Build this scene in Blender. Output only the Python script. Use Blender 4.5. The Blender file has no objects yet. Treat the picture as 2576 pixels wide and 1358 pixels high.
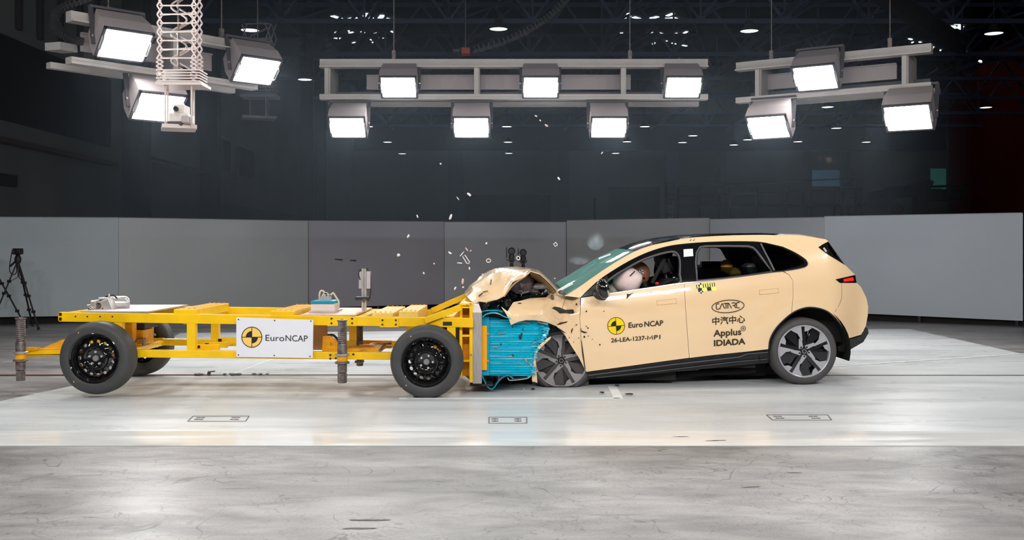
import bpy, bmesh, math, random
from mathutils import Vector, Matrix
from math import sin, cos, pi, radians, atan2, sqrt, hypot
R = random.Random(7)
C = bpy.context.scene.collection
SC = bpy.context.scene

# ---------------------------------------------------------------- camera, exposure, world, large lights
F = 2600.0; CX = 1288.0; HY = 630.0; EYE = 1.32      # focal length in px, principal column, horizon row, eye height
cam_d = bpy.data.cameras.new('camera'); cam = bpy.data.objects.new('camera', cam_d); C.objects.link(cam)
cam.location = (0, 0, EYE); cam.rotation_euler = (pi/2, 0, 0)
cam_d.sensor_width = 36.0; cam_d.sensor_fit = 'HORIZONTAL'; cam_d.lens = 36.0*F/2576.0
cam_d.shift_y = -(679.0-HY)/2576.0; cam_d.clip_end = 300
SC.camera = cam
SC.view_settings.view_transform = 'Standard'; SC.view_settings.look = 'None'
SC.view_settings.gamma = 1.0; SC.view_settings.use_curve_mapping = False
SC.view_settings.exposure = 0.56
SC.cycles.max_bounces = 7; SC.cycles.diffuse_bounces = 3; SC.cycles.glossy_bounces = 3; SC.cycles.transmission_bounces = 4; SC.cycles.volume_bounces = 0
w = bpy.data.worlds.new('world'); SC.world = w; w.use_nodes = True
w.node_tree.nodes['Background'].inputs[0].default_value = (0.35, 0.5, 0.6, 1)
w.node_tree.nodes['Background'].inputs[1].default_value = 0.02
FLOOD = 40.0          # radiance of the floodlights
def area(loc, target, sx, sy, power, col=(1, .99, .975), spread=180):
    d = bpy.data.lights.new('flood_lamp', 'AREA'); d.shape = 'RECTANGLE'; d.size = sx; d.size_y = sy
    d.energy = power; d.color = col; d.spread = radians(spread)
    o = bpy.data.objects.new('flood_lamp', d); C.objects.link(o); o.location = loc
    o.rotation_euler = (Vector(target)-Vector(loc)).to_track_quat('-Z', 'Y').to_euler()
    return o
# the near half of the ring of floodlights, hanging over and beside the camera
for x_ in (-3.6, -1.2, 1.2, 3.6):
    area((x_, 3.2, 3.9), (x_*0.9, 10.2, 0.5), 1.5, .35, 72)
for x_, y_ in ((-6.2, 6.0), (6.2, 6.0), (-7.6, 9.4), (7.9, 9.4)):
    area((x_, y_, 4.7), (x_*.25, 11, 0.5), .6, .45, 55)
# row above the crash zone, out of the top of the picture
for x_ in (-4.5, -1.5, 1.5, 4.5):
    area((x_, 10.6, 5.4), (x_, 11.0, 0), .9, .6, 30)

# ---------------------------------------------------------------- helpers
def P(px, py, Y): return Vector(((px-CX)*Y/F, Y, EYE-(py-HY)*Y/F))
def PV(px, py, Y): return P(px, py, Y)
def lin(c):
    c = c/255.0
    return c/12.92 if c <= 0.04045 else ((c+0.055)/1.055)**2.4
def rgb(r, g, b): return (lin(r), lin(g), lin(b), 1)
def mat(name, col, rough=.5, metal=0, coat=0, emit=None, es=0, trans=0, ior=1.45, alpha=1, spec=.5):
    m = bpy.data.materials.new(name); m.use_nodes = True
    b = m.node_tree.nodes['Principled BSDF']
    b.inputs['Base Color'].default_value = col if len(col) == 4 else (*col, 1)
    b.inputs['Roughness'].default_value = rough; b.inputs['Metallic'].default_value = metal
    b.inputs['Coat Weight'].default_value = coat; b.inputs['Coat Roughness'].default_value = .04
    b.inputs['Transmission Weight'].default_value = trans; b.inputs['IOR'].default_value = ior
    b.inputs['Specular IOR Level'].default_value = spec
    if emit: b.inputs['Emission Color'].default_value = emit; b.inputs['Emission Strength'].default_value = es
    return m
def nodes(m): return m.node_tree.nodes, m.node_tree.links, m.node_tree.nodes['Principled BSDF']
def noisy(m, scale=8, amt=.25, bump=0, detail=4, rough_amt=0, stretch=(1, 1, 1), bscale=None):
    """soft dirt / wear: varies the base colour with noise in object space, optional bump"""
    n, l, b = nodes(m)
    tc = n.new('ShaderNodeTexCoord'); mp = n.new('ShaderNodeMapping'); mp.inputs['Scale'].default_value = stretch
    l.new(tc.outputs['Object'], mp.inputs[0])
    t = n.new('ShaderNodeTexNoise'); t.inputs['Scale'].default_value = scale; t.inputs['Detail'].default_value = detail
    l.new(mp.outputs[0], t.inputs['Vector'])
    r = n.new('ShaderNodeMapRange'); r.inputs[1].default_value = .3; r.inputs[2].default_value = .7
    r.inputs[3].default_value = 1-amt; r.inputs[4].default_value = 1+amt*.6
    l.new(t.outputs[0], r.inputs[0])
    mx = n.new('ShaderNodeVectorMath'); mx.operation = 'SCALE'
    mx.inputs[0].default_value = b.inputs['Base Color'].default_value[:3]
    l.new(r.outputs[0], mx.inputs['Scale']); l.new(mx.outputs[0], b.inputs['Base Color'])
    if rough_amt:
        r2 = n.new('ShaderNodeMapRange'); r2.inputs[1].default_value = .3; r2.inputs[2].default_value = .7
        q = b.inputs['Roughness'].default_value
        r2.inputs[3].default_value = max(0, q-rough_amt); r2.inputs[4].default_value = min(1, q+rough_amt)
        l.new(t.outputs[0], r2.inputs[0]); l.new(r2.outputs[0], b.inputs['Roughness'])
    if bump:
        t2 = n.new('ShaderNodeTexNoise'); t2.inputs['Scale'].default_value = bscale or scale*5; t2.inputs['Detail'].default_value = 3
        l.new(mp.outputs[0], t2.inputs['Vector'])
        bp = n.new('ShaderNodeBump'); bp.inputs['Strength'].default_value = bump; bp.inputs['Distance'].default_value = .02
        l.new(t2.outputs[0], bp.inputs['Height']); l.new(bp.outputs[0], b.inputs['Normal'])
    return m

def tag(o, label=None, cat=None, group=None, kind=None):
    if label: o['label'] = label
    if cat: o['category'] = cat
    if group: o['group'] = group
    if kind: o['kind'] = kind
    return o
def empty(name, loc=(0, 0, 0), label=None, cat=None, group=None, parent=None):
    o = bpy.data.objects.new(name, None); C.objects.link(o); o.location = loc; o.empty_display_size = .1
    if parent: o.parent = parent
    return tag(o, label, cat, group)

class MB:
    """collects faces in world space; build() makes ONE mesh object (origin at o)"""
    def __init__(s): s.v = []; s.f = []
    def add(s, vs, fs):
        k = len(s.v); s.v += [Vector(v) for v in vs]; s.f += [[i+k for i in f] for f in fs]; return s
    def box(s, c, size, M=None, bev=0):
        hx, hy, hz = size[0]/2, size[1]/2, size[2]/2
        if bev:
            bm = bmesh.new(); bmesh.ops.create_cube(bm, size=1)
            for v in bm.verts: v.co = Vector((v.co.x*size[0], v.co.y*size[1], v.co.z*size[2]))
            bmesh.ops.bevel(bm, geom=bm.edges[:], offset=bev, segments=2, profile=.5, affect='EDGES')
            bm.verts.index_update(); vs = [v.co.copy() for v in bm.verts]; fs = [[v.index for v in f.verts] for f in bm.faces]; bm.free()
        else:
            vs = [Vector((x, y, z)) for x in (-hx, hx) for y in (-hy, hy) for z in (-hz, hz)]
            fs = [(0, 1, 3, 2), (4, 6, 7, 5), (0, 4, 5, 1), (2, 3, 7, 6), (0, 2, 6, 4), (1, 5, 7, 3)]
        if M is not None: vs = [M @ v for v in vs]
        c = Vector(c); return s.add([v+c for v in vs], fs)
    def bpx(s, x0, y0, x1, y1, Ya, Yb, bev=0):
        """box whose near face covers the rectangle x0..x1, y0..y1 seen at depth Ya, and reaches back to Yb"""
        a = P(x0, y1, Ya); b = P(x1, y0, Ya)
        return s.box(((a.x+b.x)/2, (Ya+Yb)/2, (a.z+b.z)/2), (abs(b.x-a.x), abs(Yb-Ya), abs(b.z-a.z)), bev=bev)
    def beam(s, p, q, w, h, up=(0, 0, 1), bev=0):
        p = Vector(p); q = Vector(q); d = (q-p); L = d.length
        if L < 1e-6: return s
        x = d/L; u = Vector(up)
        if abs(x.dot(u)) > .99: u = Vector((0, 1, 0))
        y = u.cross(x).normalized(); z = x.cross(y)
        M = Matrix((x, y, z)).transposed()
        return s.box((p+q)/2, (L, w, h), M, bev)
    def tube(s, pts, r, n=8, cap=True, closed=False):
        pts = [Vector(p) for p in pts]; m = len(pts); rs = r if isinstance(r, (list, tuple)) else [r]*m
        k0 = len(s.v); prev = None
        for i, p in enumerate(pts):
            a = pts[(i-1) % m] if (i > 0 or closed) else p; b = pts[(i+1) % m] if (i < m-1 or closed) else p
            t = (b-a).normalized() if (b-a).length > 1e-9 else Vector((0, 0, 1))
            if prev is None:
                u = Vector((0, 0, 1)) if abs(t.z) < .9 else Vector((1, 0, 0)); x = (u - t*u.dot(t)).normalized()
            else: x = (prev - t*prev.dot(t)); x = x.normalized() if x.length > 1e-6 else prev
            prev = x; y = t.cross(x)
            for k in range(n): a_ = 2*pi*k/n; s.v.append(p + (x*cos(a_)+y*sin(a_))*rs[i])
        for i in range(m if closed else m-1):
            for k in range(n):
                j = (i+1) % m
                s.f.append([k0+i*n+k, k0+i*n+(k+1) % n, k0+j*n+(k+1) % n, k0+j*n+k])
        if cap and not closed:
            s.f.append([k0+k for k in range(n)][::-1]); s.f.append([k0+(m-1)*n+k for k in range(n)])
        return s
    def lathe(s, prof, o, axis='Y', n=32, a0=0, a1=2*pi, M=None):
        """prof = list of (radius, along axis)"""
        k0 = len(s.v); o = Vector(o); full = abs(a1-a0-2*pi) < 1e-6; m = n if full else n+1
        for (r, h) in prof:
            for k in range(m):
                a = a0+(a1-a0)*k/n
                if axis == 'Y': v = Vector((r*cos(a), h, r*sin(a)))
                elif axis == 'Z': v = Vector((r*cos(a), r*sin(a), h))
                else: v = Vector((h, r*cos(a), r*sin(a)))
                if M is not None: v = M @ v
                s.v.append(o+v)
        for i in range(len(prof)-1):
            for k in range(n):
                k1 = (k+1) % m
                s.f.append([k0+i*m+k, k0+i*m+k1, k0+(i+1)*m+k1, k0+(i+1)*m+k])
        return s
    def ball(s, c, r, n=12, sc=(1, 1, 1), M=None):
        prof = [(max(1e-4, r*sin(pi*i/n)), -r*cos(pi*i/n)) for i in range(n+1)]
        k0 = len(s.v); s.lathe(prof, (0, 0, 0), 'Z', n*2)
        for i in range(k0, len(s.v)):
            v = s.v[i]; v = Vector((v.x*sc[0], v.y*sc[1], v.z*sc[2]))
            if M is not None: v = M @ v
            s.v[i] = v+Vector(c)
        return s
    def grid(s, rows, closed=False):
        """rows = list of equally long lists of points"""
        k0 = len(s.v); m = len(rows[0])
        for r in rows: s.v += [Vector(p) for p in r]
        for i in range(len(rows)-1):
            for k in range(m-1 if not closed else m):
                k1 = (k+1) % m
                s.f.append([k0+i*m+k, k0+i*m+k1, k0+(i+1)*m+k1, k0+(i+1)*m+k])
        return s
    def solid(s, th):
        """gives the collected open sheet a thickness (Vector offset or float along normals)"""
        bm = bmesh.new(); vs = [bm.verts.new(v) for v in s.v]
        for f in s.f:
            try: bm.faces.new([vs[i] for i in f])
            except Exception: pass
        bmesh.ops.remove_doubles(bm, verts=bm.verts[:], dist=1e-5)
        bmesh.ops.recalc_face_normals(bm, faces=bm.faces[:])
        bm.normal_update()
        base = bm.verts[:]; faces = bm.faces[:]; bed = [e for e in bm.edges if len(e.link_faces) == 1]
        mp = {}
        for v in base:
            off = Vector(th) if not isinstance(th, (int, float)) else -v.normal*th
            mp[v] = bm.verts.new(v.co+off)
        for f in faces: bm.faces.new([mp[v] for v in f.verts][::-1])
        for e in bed:
            a, b = e.verts
            try: bm.faces.new([a, b, mp[b], mp[a]])
            except Exception: pass
        bmesh.ops.recalc_face_normals(bm, faces=bm.faces[:])
        bm.verts.index_update(); s.v = [v.co.copy() for v in bm.verts]; s.f = [[v.index for v in f.verts] for f in bm.faces]; bm.free()
        return s
    def xf(s, fn): s.v = [Vector(fn(v)) for v in s.v]; return s
    def islands(s):
        par = list(range(len(s.v)))
        def fd(a):
            while par[a] != a: par[a] = par[par[a]]; a = par[a]
            return a
        for f in s.f:
            for i in f[1:]: par[fd(i)] = fd(f[0])
        gr = {}
        for f in s.f: gr.setdefault(fd(f[0]), []).append(f)
        out = []
        for fs in gr.values():
            idx = {}; mb = MB()
            for f in fs:
                for i in f:
                    if i not in idx: idx[i] = len(mb.v); mb.v.append(s.v[i])
            mb.f = [[idx[i] for i in f] for f in fs]; out.append(mb)
        return out
    def each(s, name, m, parent=None, smooth=False):
        """every separate piece becomes an object of its own"""
        return [mb.build(name, m, parent, smooth) for mb in s.islands()]
    def build(s, name, m, parent=None, smooth=False, o=None, ang=40):
        me = bpy.data.meshes.new(name)
        if o is None:
            if parent is None:
                xs = [v.x for v in s.v]; ys = [v.y for v in s.v]; zs = [v.z for v in s.v]
                o = Vector(((min(xs)+max(xs))/2, (min(ys)+max(ys))/2, min(zs)))
            else: o = Vector((0, 0, 0))
        o = Vector(o)
        pw = Vector((0, 0, 0)); pp = parent
        while pp is not None: pw += pp.location; pp = pp.parent
        me.from_pydata([tuple(v-o) for v in s.v], [], s.f); me.validate(); 
        bm = bmesh.new(); bm.from_mesh(me); bmesh.ops.recalc_face_normals(bm, faces=bm.faces[:]); bm.to_mesh(me); bm.free()
        me.materials.append(m)
        if smooth:
            for p in me.polygons: p.use_smooth = True
            me.set_sharp_from_angle(angle=radians(ang))
        ob = bpy.data.objects.new(name, me); C.objects.link(ob)
        ob.location = o - pw if parent is None or o.length else -pw
        if parent is not None: ob.parent = parent
        return ob

def cr(pts, n=6, closed=False):
    """Catmull-Rom through points of any dimension"""
    pts = [tuple(p) for p in pts]; m = len(pts); out = []
    rng = range(m if closed else m-1)
    for i in rng:
        p0 = pts[(i-1) % m] if (closed or i > 0) else pts[0]
        p1 = pts[i]; p2 = pts[(i+1) % m]
        p3 = pts[(i+2) % m] if (closed or i+2 < m) else pts[-1]
        for k in range(n):
            t = k/n
            out.append(tuple(.5*((2*b)+(-a+c)*t+(2*a-5*b+4*c-d)*t*t+(-a+3*b-3*c+d)*t**3) for a, b, c, d in zip(p0, p1, p2, p3)))
    if not closed: out.append(pts[-1])
    return out
def interp(tab, x):
    if x <= tab[0][0]: return tab[0][1]
    for (a, b), (c, d) in zip(tab, tab[1:]):
        if x <= c: return b+(d-b)*(x-a)/(c-a)
    return tab[-1][1]
def sheet(loops, S, step=14, th=.012, mirror=None, stepy=None, proj=None):
    """a panel traced by outline loops (first the outside, then holes), laid on the surface S(px,py) and given a thickness"""
    bm = bmesh.new(); edges = []
    for lp in loops:
        vs = [bm.verts.new((p[0], p[1], 0)) for p in lp]
        for a, b in zip(vs, vs[1:]+vs[:1]): edges.append(bm.edges.new((a, b)))
    bmesh.ops.triangle_fill(bm, use_beauty=True, use_dissolve=False, edges=edges)
    xs = [v.co.x for v in bm.verts]; ys = [v.co.y for v in bm.verts]
    def cuts(lo, hi, ax, st):
        k = math.floor(lo/st)+1
        while k*st < hi:
            co = (k*st, 0, 0) if ax == 0 else (0, k*st, 0); no = (1, 0, 0) if ax == 0 else (0, 1, 0)
            bmesh.ops.bisect_plane(bm, geom=bm.verts[:]+bm.edges[:]+bm.faces[:], plane_co=co, plane_no=no, dist=1e-4)
            k += 1
    cuts(min(xs), max(xs), 0, step); cuts(min(ys), max(ys), 1, stepy or step)
    bmesh.ops.dissolve_limit(bm, angle_limit=.0001, verts=[], edges=[]) if False else None
    bm.verts.index_update()
    mb = MB(); pr = proj or P
    vs = [pr(v.co.x, v.co.y, S(v.co.x, v.co.y)) for v in bm.verts]
    fs = [[v.index for v in f.verts] for f in bm.faces]; bm.free()
    if mirror: vs = [mirror(v) for v in vs]
    mb.add(vs, fs)
    if th: mb.solid(Vector((0, th if not mirror else -th, 0)))
    return mb
def ribbon_px(pts, w, S, closed=False, th=.01, off=0.0):
    """a strip of width w px along a traced line laid on S"""
    n = len(pts); A = []; B = []
    for i in range(n):
        a = pts[(i-1) % n] if (closed or i > 0) else pts[i]; b = pts[(i+1) % n] if (closed or i < n-1) else pts[i]
        dx, dy = b[0]-a[0], b[1]-a[1]; L = hypot(dx, dy) or 1; nx, ny = -dy/L, dx/L
        ww = w(i/(n-1)) if callable(w) else w
        p = pts[i]; A.append((p[0]+nx*ww/2, p[1]+ny*ww/2)); B.append((p[0]-nx*ww/2, p[1]-ny*ww/2))
    if closed: A.append(A[0]); B.append(B[0])
    mb = MB(); mb.grid([[P(x, y, S(x, y)-off) for x, y in A], [P(x, y, S(x, y)-off) for x, y in B]])
    return mb.solid(Vector((0, th, 0)))
def text_mb(txt, x0, y0, x1, y1, h, S, off=.004, th=.001, bold=0, proj=None):
    """lettering: baseline runs from (x0,y0) to (x1,y1), capital height h px, laid on S"""
    cu = bpy.data.curves.new('lettering', 'FONT'); cu.body = txt; cu.size = 1; cu.offset = bold
    cu.resolution_u = 3
    o = bpy.data.objects.new('lettering', cu); C.objects.link(o)
    dg = bpy.context.evaluated_depsgraph_get(); me = bpy.data.meshes.new_from_object(o.evaluated_get(dg))
    bpy.data.objects.remove(o); bpy.data.curves.remove(cu)
    xs = [v.co.x for v in me.vertices]; a, b = min(xs), max(xs)
    capy = [v.co.y for v in me.vertices]; top = max(capy)
    hh = text_mb.cap if any(c.isascii() and c.isalnum() for c in txt) else top
    dx, dy = x1-x0, y1-y0; L = hypot(dx, dy); ux, uy = dx/L, dy/L
    mb = MB(); vs = []
    for v in me.vertices:
        u = (v.co.x-a)/(b-a)*L; q = v.co.y/hh*h
        px = x0+ux*u+uy*q*.0; py = y0+uy*u-q
        vs.append((proj or P)(px, py, S(px, py)-off))
    mb.add(vs, [list(p.vertices) for p in me.polygons])
    bpy.data.meshes.remove(me)
    return mb
text_mb.cap = .7
def copy_tree(o, parent=None):
    c = o.copy(); C.objects.link(c); c.parent = parent
    for ch in list(o.children): copy_tree(ch, c)
    return c

# ---------------------------------------------------------------- materials
M = {}
M['cream'] = mat('cream_paint', rgb(252, 216, 170), .28, coat=1.0, spec=.5)
M['cream_in'] = mat('cream_primer', rgb(176, 140, 98), .5)
M['black_gloss'] = mat('gloss_black', (.008, .008, .009), .08, coat=.6)
M['black_trim'] = mat('black_trim', (.012, .012, .013), .35)
M['black_plastic'] = noisy(mat('black_plastic', (.022, .022, .024), .5), 12, .3)
M['dark'] = mat('dark_underbody', (.012, .011, .010), .8)
M['interior'] = noisy(mat('dark_upholstery', (.045, .045, .048), .55), 20, .3)
M['interior_grey'] = mat('grey_upholstery', rgb(120, 118, 120), .6)
M['frame_grey'] = mat('grey_window_frame', rgb(92, 88, 94), .45)
M['chrome'] = mat('chrome', (.75, .77, .78), .12, metal=1)
M['steel'] = noisy(mat('brushed_steel', rgb(170, 168, 168), .38, metal=.4), 14, .25, rough_amt=.1)
M['steel_dark'] = noisy(mat('worn_steel', rgb(118, 108, 104), .42, metal=.35), 26, .5, rough_amt=.15)
M['alu'] = noisy(mat('aluminium_casting', rgb(205, 200, 196), .3, metal=.5), 16, .15)
M['plate_grey'] = noisy(mat('grey_galvanised_plate', rgb(176, 168, 164), .5, metal=.35), 30, .18, stretch=(3, 1, .3))
M['yellow'] = noisy(mat('yellow_paint', rgb(255, 202, 0), .38, coat=.25), 6, .10)
M['yellow_dirty'] = noisy(mat('yellow_paint_dirty', rgb(246, 170, 12), .45), 14, .22)
M['yellow_pale'] = noisy(mat('yellow_paint_pale', rgb(240, 196, 100), .45), 14, .12)
M['deck'] = noisy(mat('scuffed_metal_deck', rgb(222, 190, 168), .45, metal=.2), 9, .18)
M['deck_grey'] = noisy(mat('grey_metal_deck', rgb(196, 188, 190), .4, metal=.4), 9, .15)
M['rubber'] = noisy(mat('tyre_rubber', (.052, .051, .052), .55), 6, .18)
M['rubber_car'] = noisy(mat('dusty_tyre_rubber', (.075, .070, .070), .6), 5, .18)
M['white'] = mat('white_board', rgb(232, 232, 238), .4)
M['ink'] = mat('dark_lettering', rgb(28, 27, 36), .5)
M['ink_car'] = mat('olive_black_lettering', rgb(52, 45, 20), .4)
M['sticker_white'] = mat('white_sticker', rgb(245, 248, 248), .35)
M['emb_yellow'] = mat('emblem_yellow', rgb(255, 226, 0), .35)
M['emb_amber'] = mat('emblem_amber', rgb(252, 206, 104), .4)
M['emb_line'] = mat('emblem_brown_line', rgb(120, 70, 20), .5)
M['ruler_yellow'] = mat('ruler_yellow', rgb(250, 248, 120), .4)
M['cyan'] = noisy(mat('cyan_barrier_foil', rgb(0, 184, 214), .38, coat=.3), 30, .22, stretch=(1, 1, 4))
M['cyan_dark'] = mat('cyan_sheet', rgb(30, 140, 165), .4, coat=.2)
M['foil'] = mat('bare_aluminium_foil', rgb(210, 205, 205), .3, metal=.9)
M['sheet_in'] = mat('dark_sheet_inside', rgb(70, 68, 72), .3, metal=.6)
M['orange'] = mat('orange_bolt', rgb(255, 150, 30), .5)
M['red'] = mat('red_lens', rgb(225, 40, 40), .2, emit=rgb(255, 40, 30), es=.25)
M['alloy'] = mat('alloy_face', rgb(176, 176, 182), .3, metal=.15)
M['alloy_front'] = mat('hazy_alloy_face', rgb(158, 150, 152), .5, metal=.05)  # dusty tint standing in for the haze over the front wheel
M['disc_hazy'] = mat('hazy_dark_disc', rgb(78, 72, 72), .6)  # same haze put into the colour of disc and arch liner
M['brown'] = mat('dummy_head_brown', rgb(168, 108, 82), .5)
M['ochre'] = mat('dummy_head_ochre', rgb(196, 140, 50), .4)
M['airbag'] = noisy(mat('airbag_fabric', rgb(244, 218, 212), .8), 3, .08)
M['teal_glass'] = mat('teal_windscreen', rgb(120, 170, 165), .03, trans=0, spec=.6)
M['rig'] = noisy(mat('grey_painted_beam', rgb(178, 172, 168), .5, metal=.15), 3, .08)
M['rig_dark'] = mat('dark_grey_metal', rgb(70, 68, 72), .5, metal=.3)
M['housing'] = mat('grey_lamp_housing', rgb(160, 150, 150), .5, metal=.2)
M['panel'] = noisy(mat('grey_screen_board', rgb(132, 134, 138), .7), .6, .03)
M['black_and_shade'] = mat('black_and_gap_shade', (.006, .005, .004), .8)  # plain black parts, and the shade in gaps under the boards
M['flood'] = mat('flood_lens', (1, 1, 1, 1), .5, emit=(1, .985, .965, 1), es=FLOOD)
M['lamp_on'] = mat('ceiling_lamp_glow', (1, 1, 1, 1), .5, emit=(.85, 1, .98, 1), es=3.0)
M['skylight'] = mat('skylight_glow', (1, 1, 1, 1), .5, emit=(.75, .93, 1, 1), es=1.1)
M['sun_patch'] = mat('sunlit_patch', rgb(60, 40, 30), .6, emit=(1, .55, .35, 1), es=.5)
M['wall'] = noisy(mat('hall_wall_paint', rgb(120, 122, 122), .85), .4, .12)
M['wall_dark'] = mat('dark_wall_recess', rgb(44, 42, 36), .85)
M['wall_win'] = mat('dim_window', rgb(34, 30, 32), .6)
M['truss'] = mat('blue_grey_truss', rgb(92, 102, 138), .6)
M['ceil'] = mat('hall_ceiling', rgb(40, 32, 30), .9)
M['white_bit'] = mat('white_fragment', rgb(235, 232, 236), .4)
M['black_kit'] = mat('black_camera_gear', (.012, .010, .012), .5)
M['red_paint'] = mat('red_paint_mark', rgb(150, 40, 40), .7)

def glass(name, tint, rough=.0, dark=0.0):
    """thin tinted pane: mostly see-through with mirror reflections"""
    m = bpy.data.materials.new(name); m.use_nodes = True; n = m.node_tree.nodes; l = m.node_tree.links; n.clear()
    o = n.new('ShaderNodeOutputMaterial'); t = n.new('ShaderNodeBsdfTransparent'); t.inputs[0].default_value = (*tint, 1)
    g = n.new('ShaderNodeBsdfGlossy'); g.inputs['Roughness'].default_value = rough; g.inputs[0].default_value = (1, 1, 1, 1)
    fr = n.new('ShaderNodeFresnel'); fr.inputs[0].default_value = 1.5
    mx = n.new('ShaderNodeMixShader'); l.new(fr.outputs[0], mx.inputs[0]); l.new(t.outputs[0], mx.inputs[1]); l.new(g.outputs[0], mx.inputs[2])
    out = mx
    if dark:
        d = n.new('ShaderNodeBsdfDiffuse'); d.inputs[0].default_value = (*[c*.52 for c in tint], 1)
        m2 = n.new('ShaderNodeMixShader'); m2.inputs[0].default_value = dark
        l.new(mx.outputs[0], m2.inputs[1]); l.new(d.outputs[0], m2.inputs[2]); out = m2
    l.new(out.outputs[0], o.inputs[0]); return m
M['glass_side'] = glass('side_glass', (.93, .95, .95))
M['glass_dark'] = glass('tinted_glass', (.05, .05, .05))
M['glass_tint'] = glass('dark_lowered_glass', (.32, .38, .38))
M['glass_wind'] = glass('windscreen_glass', (.38, .80, .72), .04, .5)

def glints(m, col, sc=(2.5, 1, 110), lo=.60, hi=.66):
    n, l, b = nodes(m); src = b.inputs['Base Color'].links[0].from_socket
    tc = n.new('ShaderNodeTexCoord'); mp = n.new('ShaderNodeMapping'); mp.inputs['Scale'].default_value = sc; l.new(tc.outputs['Object'], mp.inputs[0])
    t = n.new('ShaderNodeTexNoise'); t.inputs['Scale'].default_value = 1; t.inputs['Detail'].default_value = 2; l.new(mp.outputs[0], t.inputs['Vector'])
    r = n.new('ShaderNodeMapRange'); r.inputs[1].default_value = lo; r.inputs[2].default_value = hi; r.inputs[4].default_value = .75; l.new(t.outputs[0], r.inputs[0])
    mx = n.new('ShaderNodeMix'); mx.data_type = 'RGBA'; l.new(r.outputs[0], mx.inputs[0]); l.new(src, mx.inputs[6]); mx.inputs[7].default_value = col; l.new(mx.outputs[2], b.inputs['Base Color'])
glints(M['cyan'], rgb(170, 205, 214))
def floor_mat(name, base, light_scratches, rough, scuff=.5, streak=(1, 1, 1), hi=None):
    m = mat(name, base, rough); n, l, b = nodes(m)
    tc = n.new('ShaderNodeTexCoord'); 
    def noise(scale, detail, st=(1, 1, 1), dist=0, rot=0):
        mp = n.new('ShaderNodeMapping'); mp.inputs['Scale'].default_value = st; mp.inputs['Rotation'].default_value = (0, 0, rot)
        l.new(tc.outputs['Object'], mp.inputs[0])
        t = n.new('ShaderNodeTexNoise'); t.inputs['Scale'].default_value = scale; t.inputs['Detail'].default_value = detail
        t.inputs['Distortion'].default_value = dist; l.new(mp.outputs[0], t.inputs['Vector']); return t
    def rng(sock, a, b_, c, d):
        r = n.new('ShaderNodeMapRange'); r.inputs[1].default_value = a; r.inputs[2].default_value = b_
        r.inputs[3].default_value = c; r.inputs[4].default_value = d; l.new(sock, r.inputs[0]); return r.outputs[0]
    def mul(a, b_):
        q = n.new('ShaderNodeMath'); q.operation = 'MULTIPLY'; l.new(a, q.inputs[0]); l.new(b_, q.inputs[1]); return q.outputs[0]
    big = rng(noise(.9, 5, streak).outputs[0], .3, .7, 1-.28*scuff, 1+.22*scuff)
    mid = rng(noise(5, 8, streak, .6).outputs[0], .35, .7, 1+.12*scuff, 1-.30*scuff)
    v = mul(big, mid)
    if scuff > .4:
        v = mul(v, rng(noise(2.2, 7, (.6, 1.5, 1), .9, .25).outputs[0], .50, .68, 1.04, .70))
        v = mul(v, rng(noise(60, 4).outputs[0], .3, .72, 1.08, .84))
    if scuff > .4:
        # thin dark scuffs: level lines of a distorted noise, kept only in patches
        for (sc_, rot, wd) in ((6.5, .2, .008), (1.6, .3, .008), (2.7, 1.3, .007), (1.1, 2.2, .006), (4.6, .8, .007)):
            t = noise(sc_, 2.5, (1, 1, 1), 1.4, rot)
            s_ = n.new('ShaderNodeMath'); s_.operation = 'SUBTRACT'; l.new(t.outputs[0], s_.inputs[0]); s_.inputs[1].default_value = .5
            a_ = n.new('ShaderNodeMath'); a_.operation = 'ABSOLUTE'; l.new(s_.outputs[0], a_.inputs[0])
            line = rng(a_.outputs[0], wd*.3, wd, 0, 1)
            patch = rng(noise(1.3, 6, (1, 1, 1), .5, rot+1).outputs[0], .48, .62, 1, 0)
            mx = n.new('ShaderNodeMath'); mx.operation = 'MAXIMUM'; l.new(line, mx.inputs[0]); l.new(patch, mx.inputs[1])
            v = mul(v, rng(mx.outputs[0], 0, 1, .45, 1))
        spots = rng(noise(2.2, 7, (.45, 2.0, 1), .8, .12).outputs[0], .66, .76, 1, .45)
        v = mul(v, spots)
    q = n.new('ShaderNodeVectorMath'); q.operation = 'SCALE'; q.inputs[0].default_value = base[:3]; l.new(v, q.inputs['Scale'])
    l.new(q.outputs[0], b.inputs['Base Color'])
    l.new(rng(noise(1.6, 5, streak).outputs[0], .3, .7, rough-.10, rough+.12), b.inputs['Roughness'])
    return m
M['concrete'] = floor_mat('scuffed_concrete', rgb(142, 139, 138), 0, .42, 1.0, (.5, 1.2, 1))
M['paint_floor'] = floor_mat('pale_painted_floor', rgb(216, 219, 220), 0, .30, .28, (.35, 1.6, 1))
M['paint_gloss_sheen'] = floor_mat('glossy_strip_painted_sheen', rgb(236, 236, 234), 0, .16, .28, (.5, 3, 1))  # base colour whitened to stand in for lamp reflections on the strip
# ================================================================ THE SETTING
def struct(name, mb, m, **k):
    o = mb.build(name, m, None, **k); o['kind'] = 'structure'; return o
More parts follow.
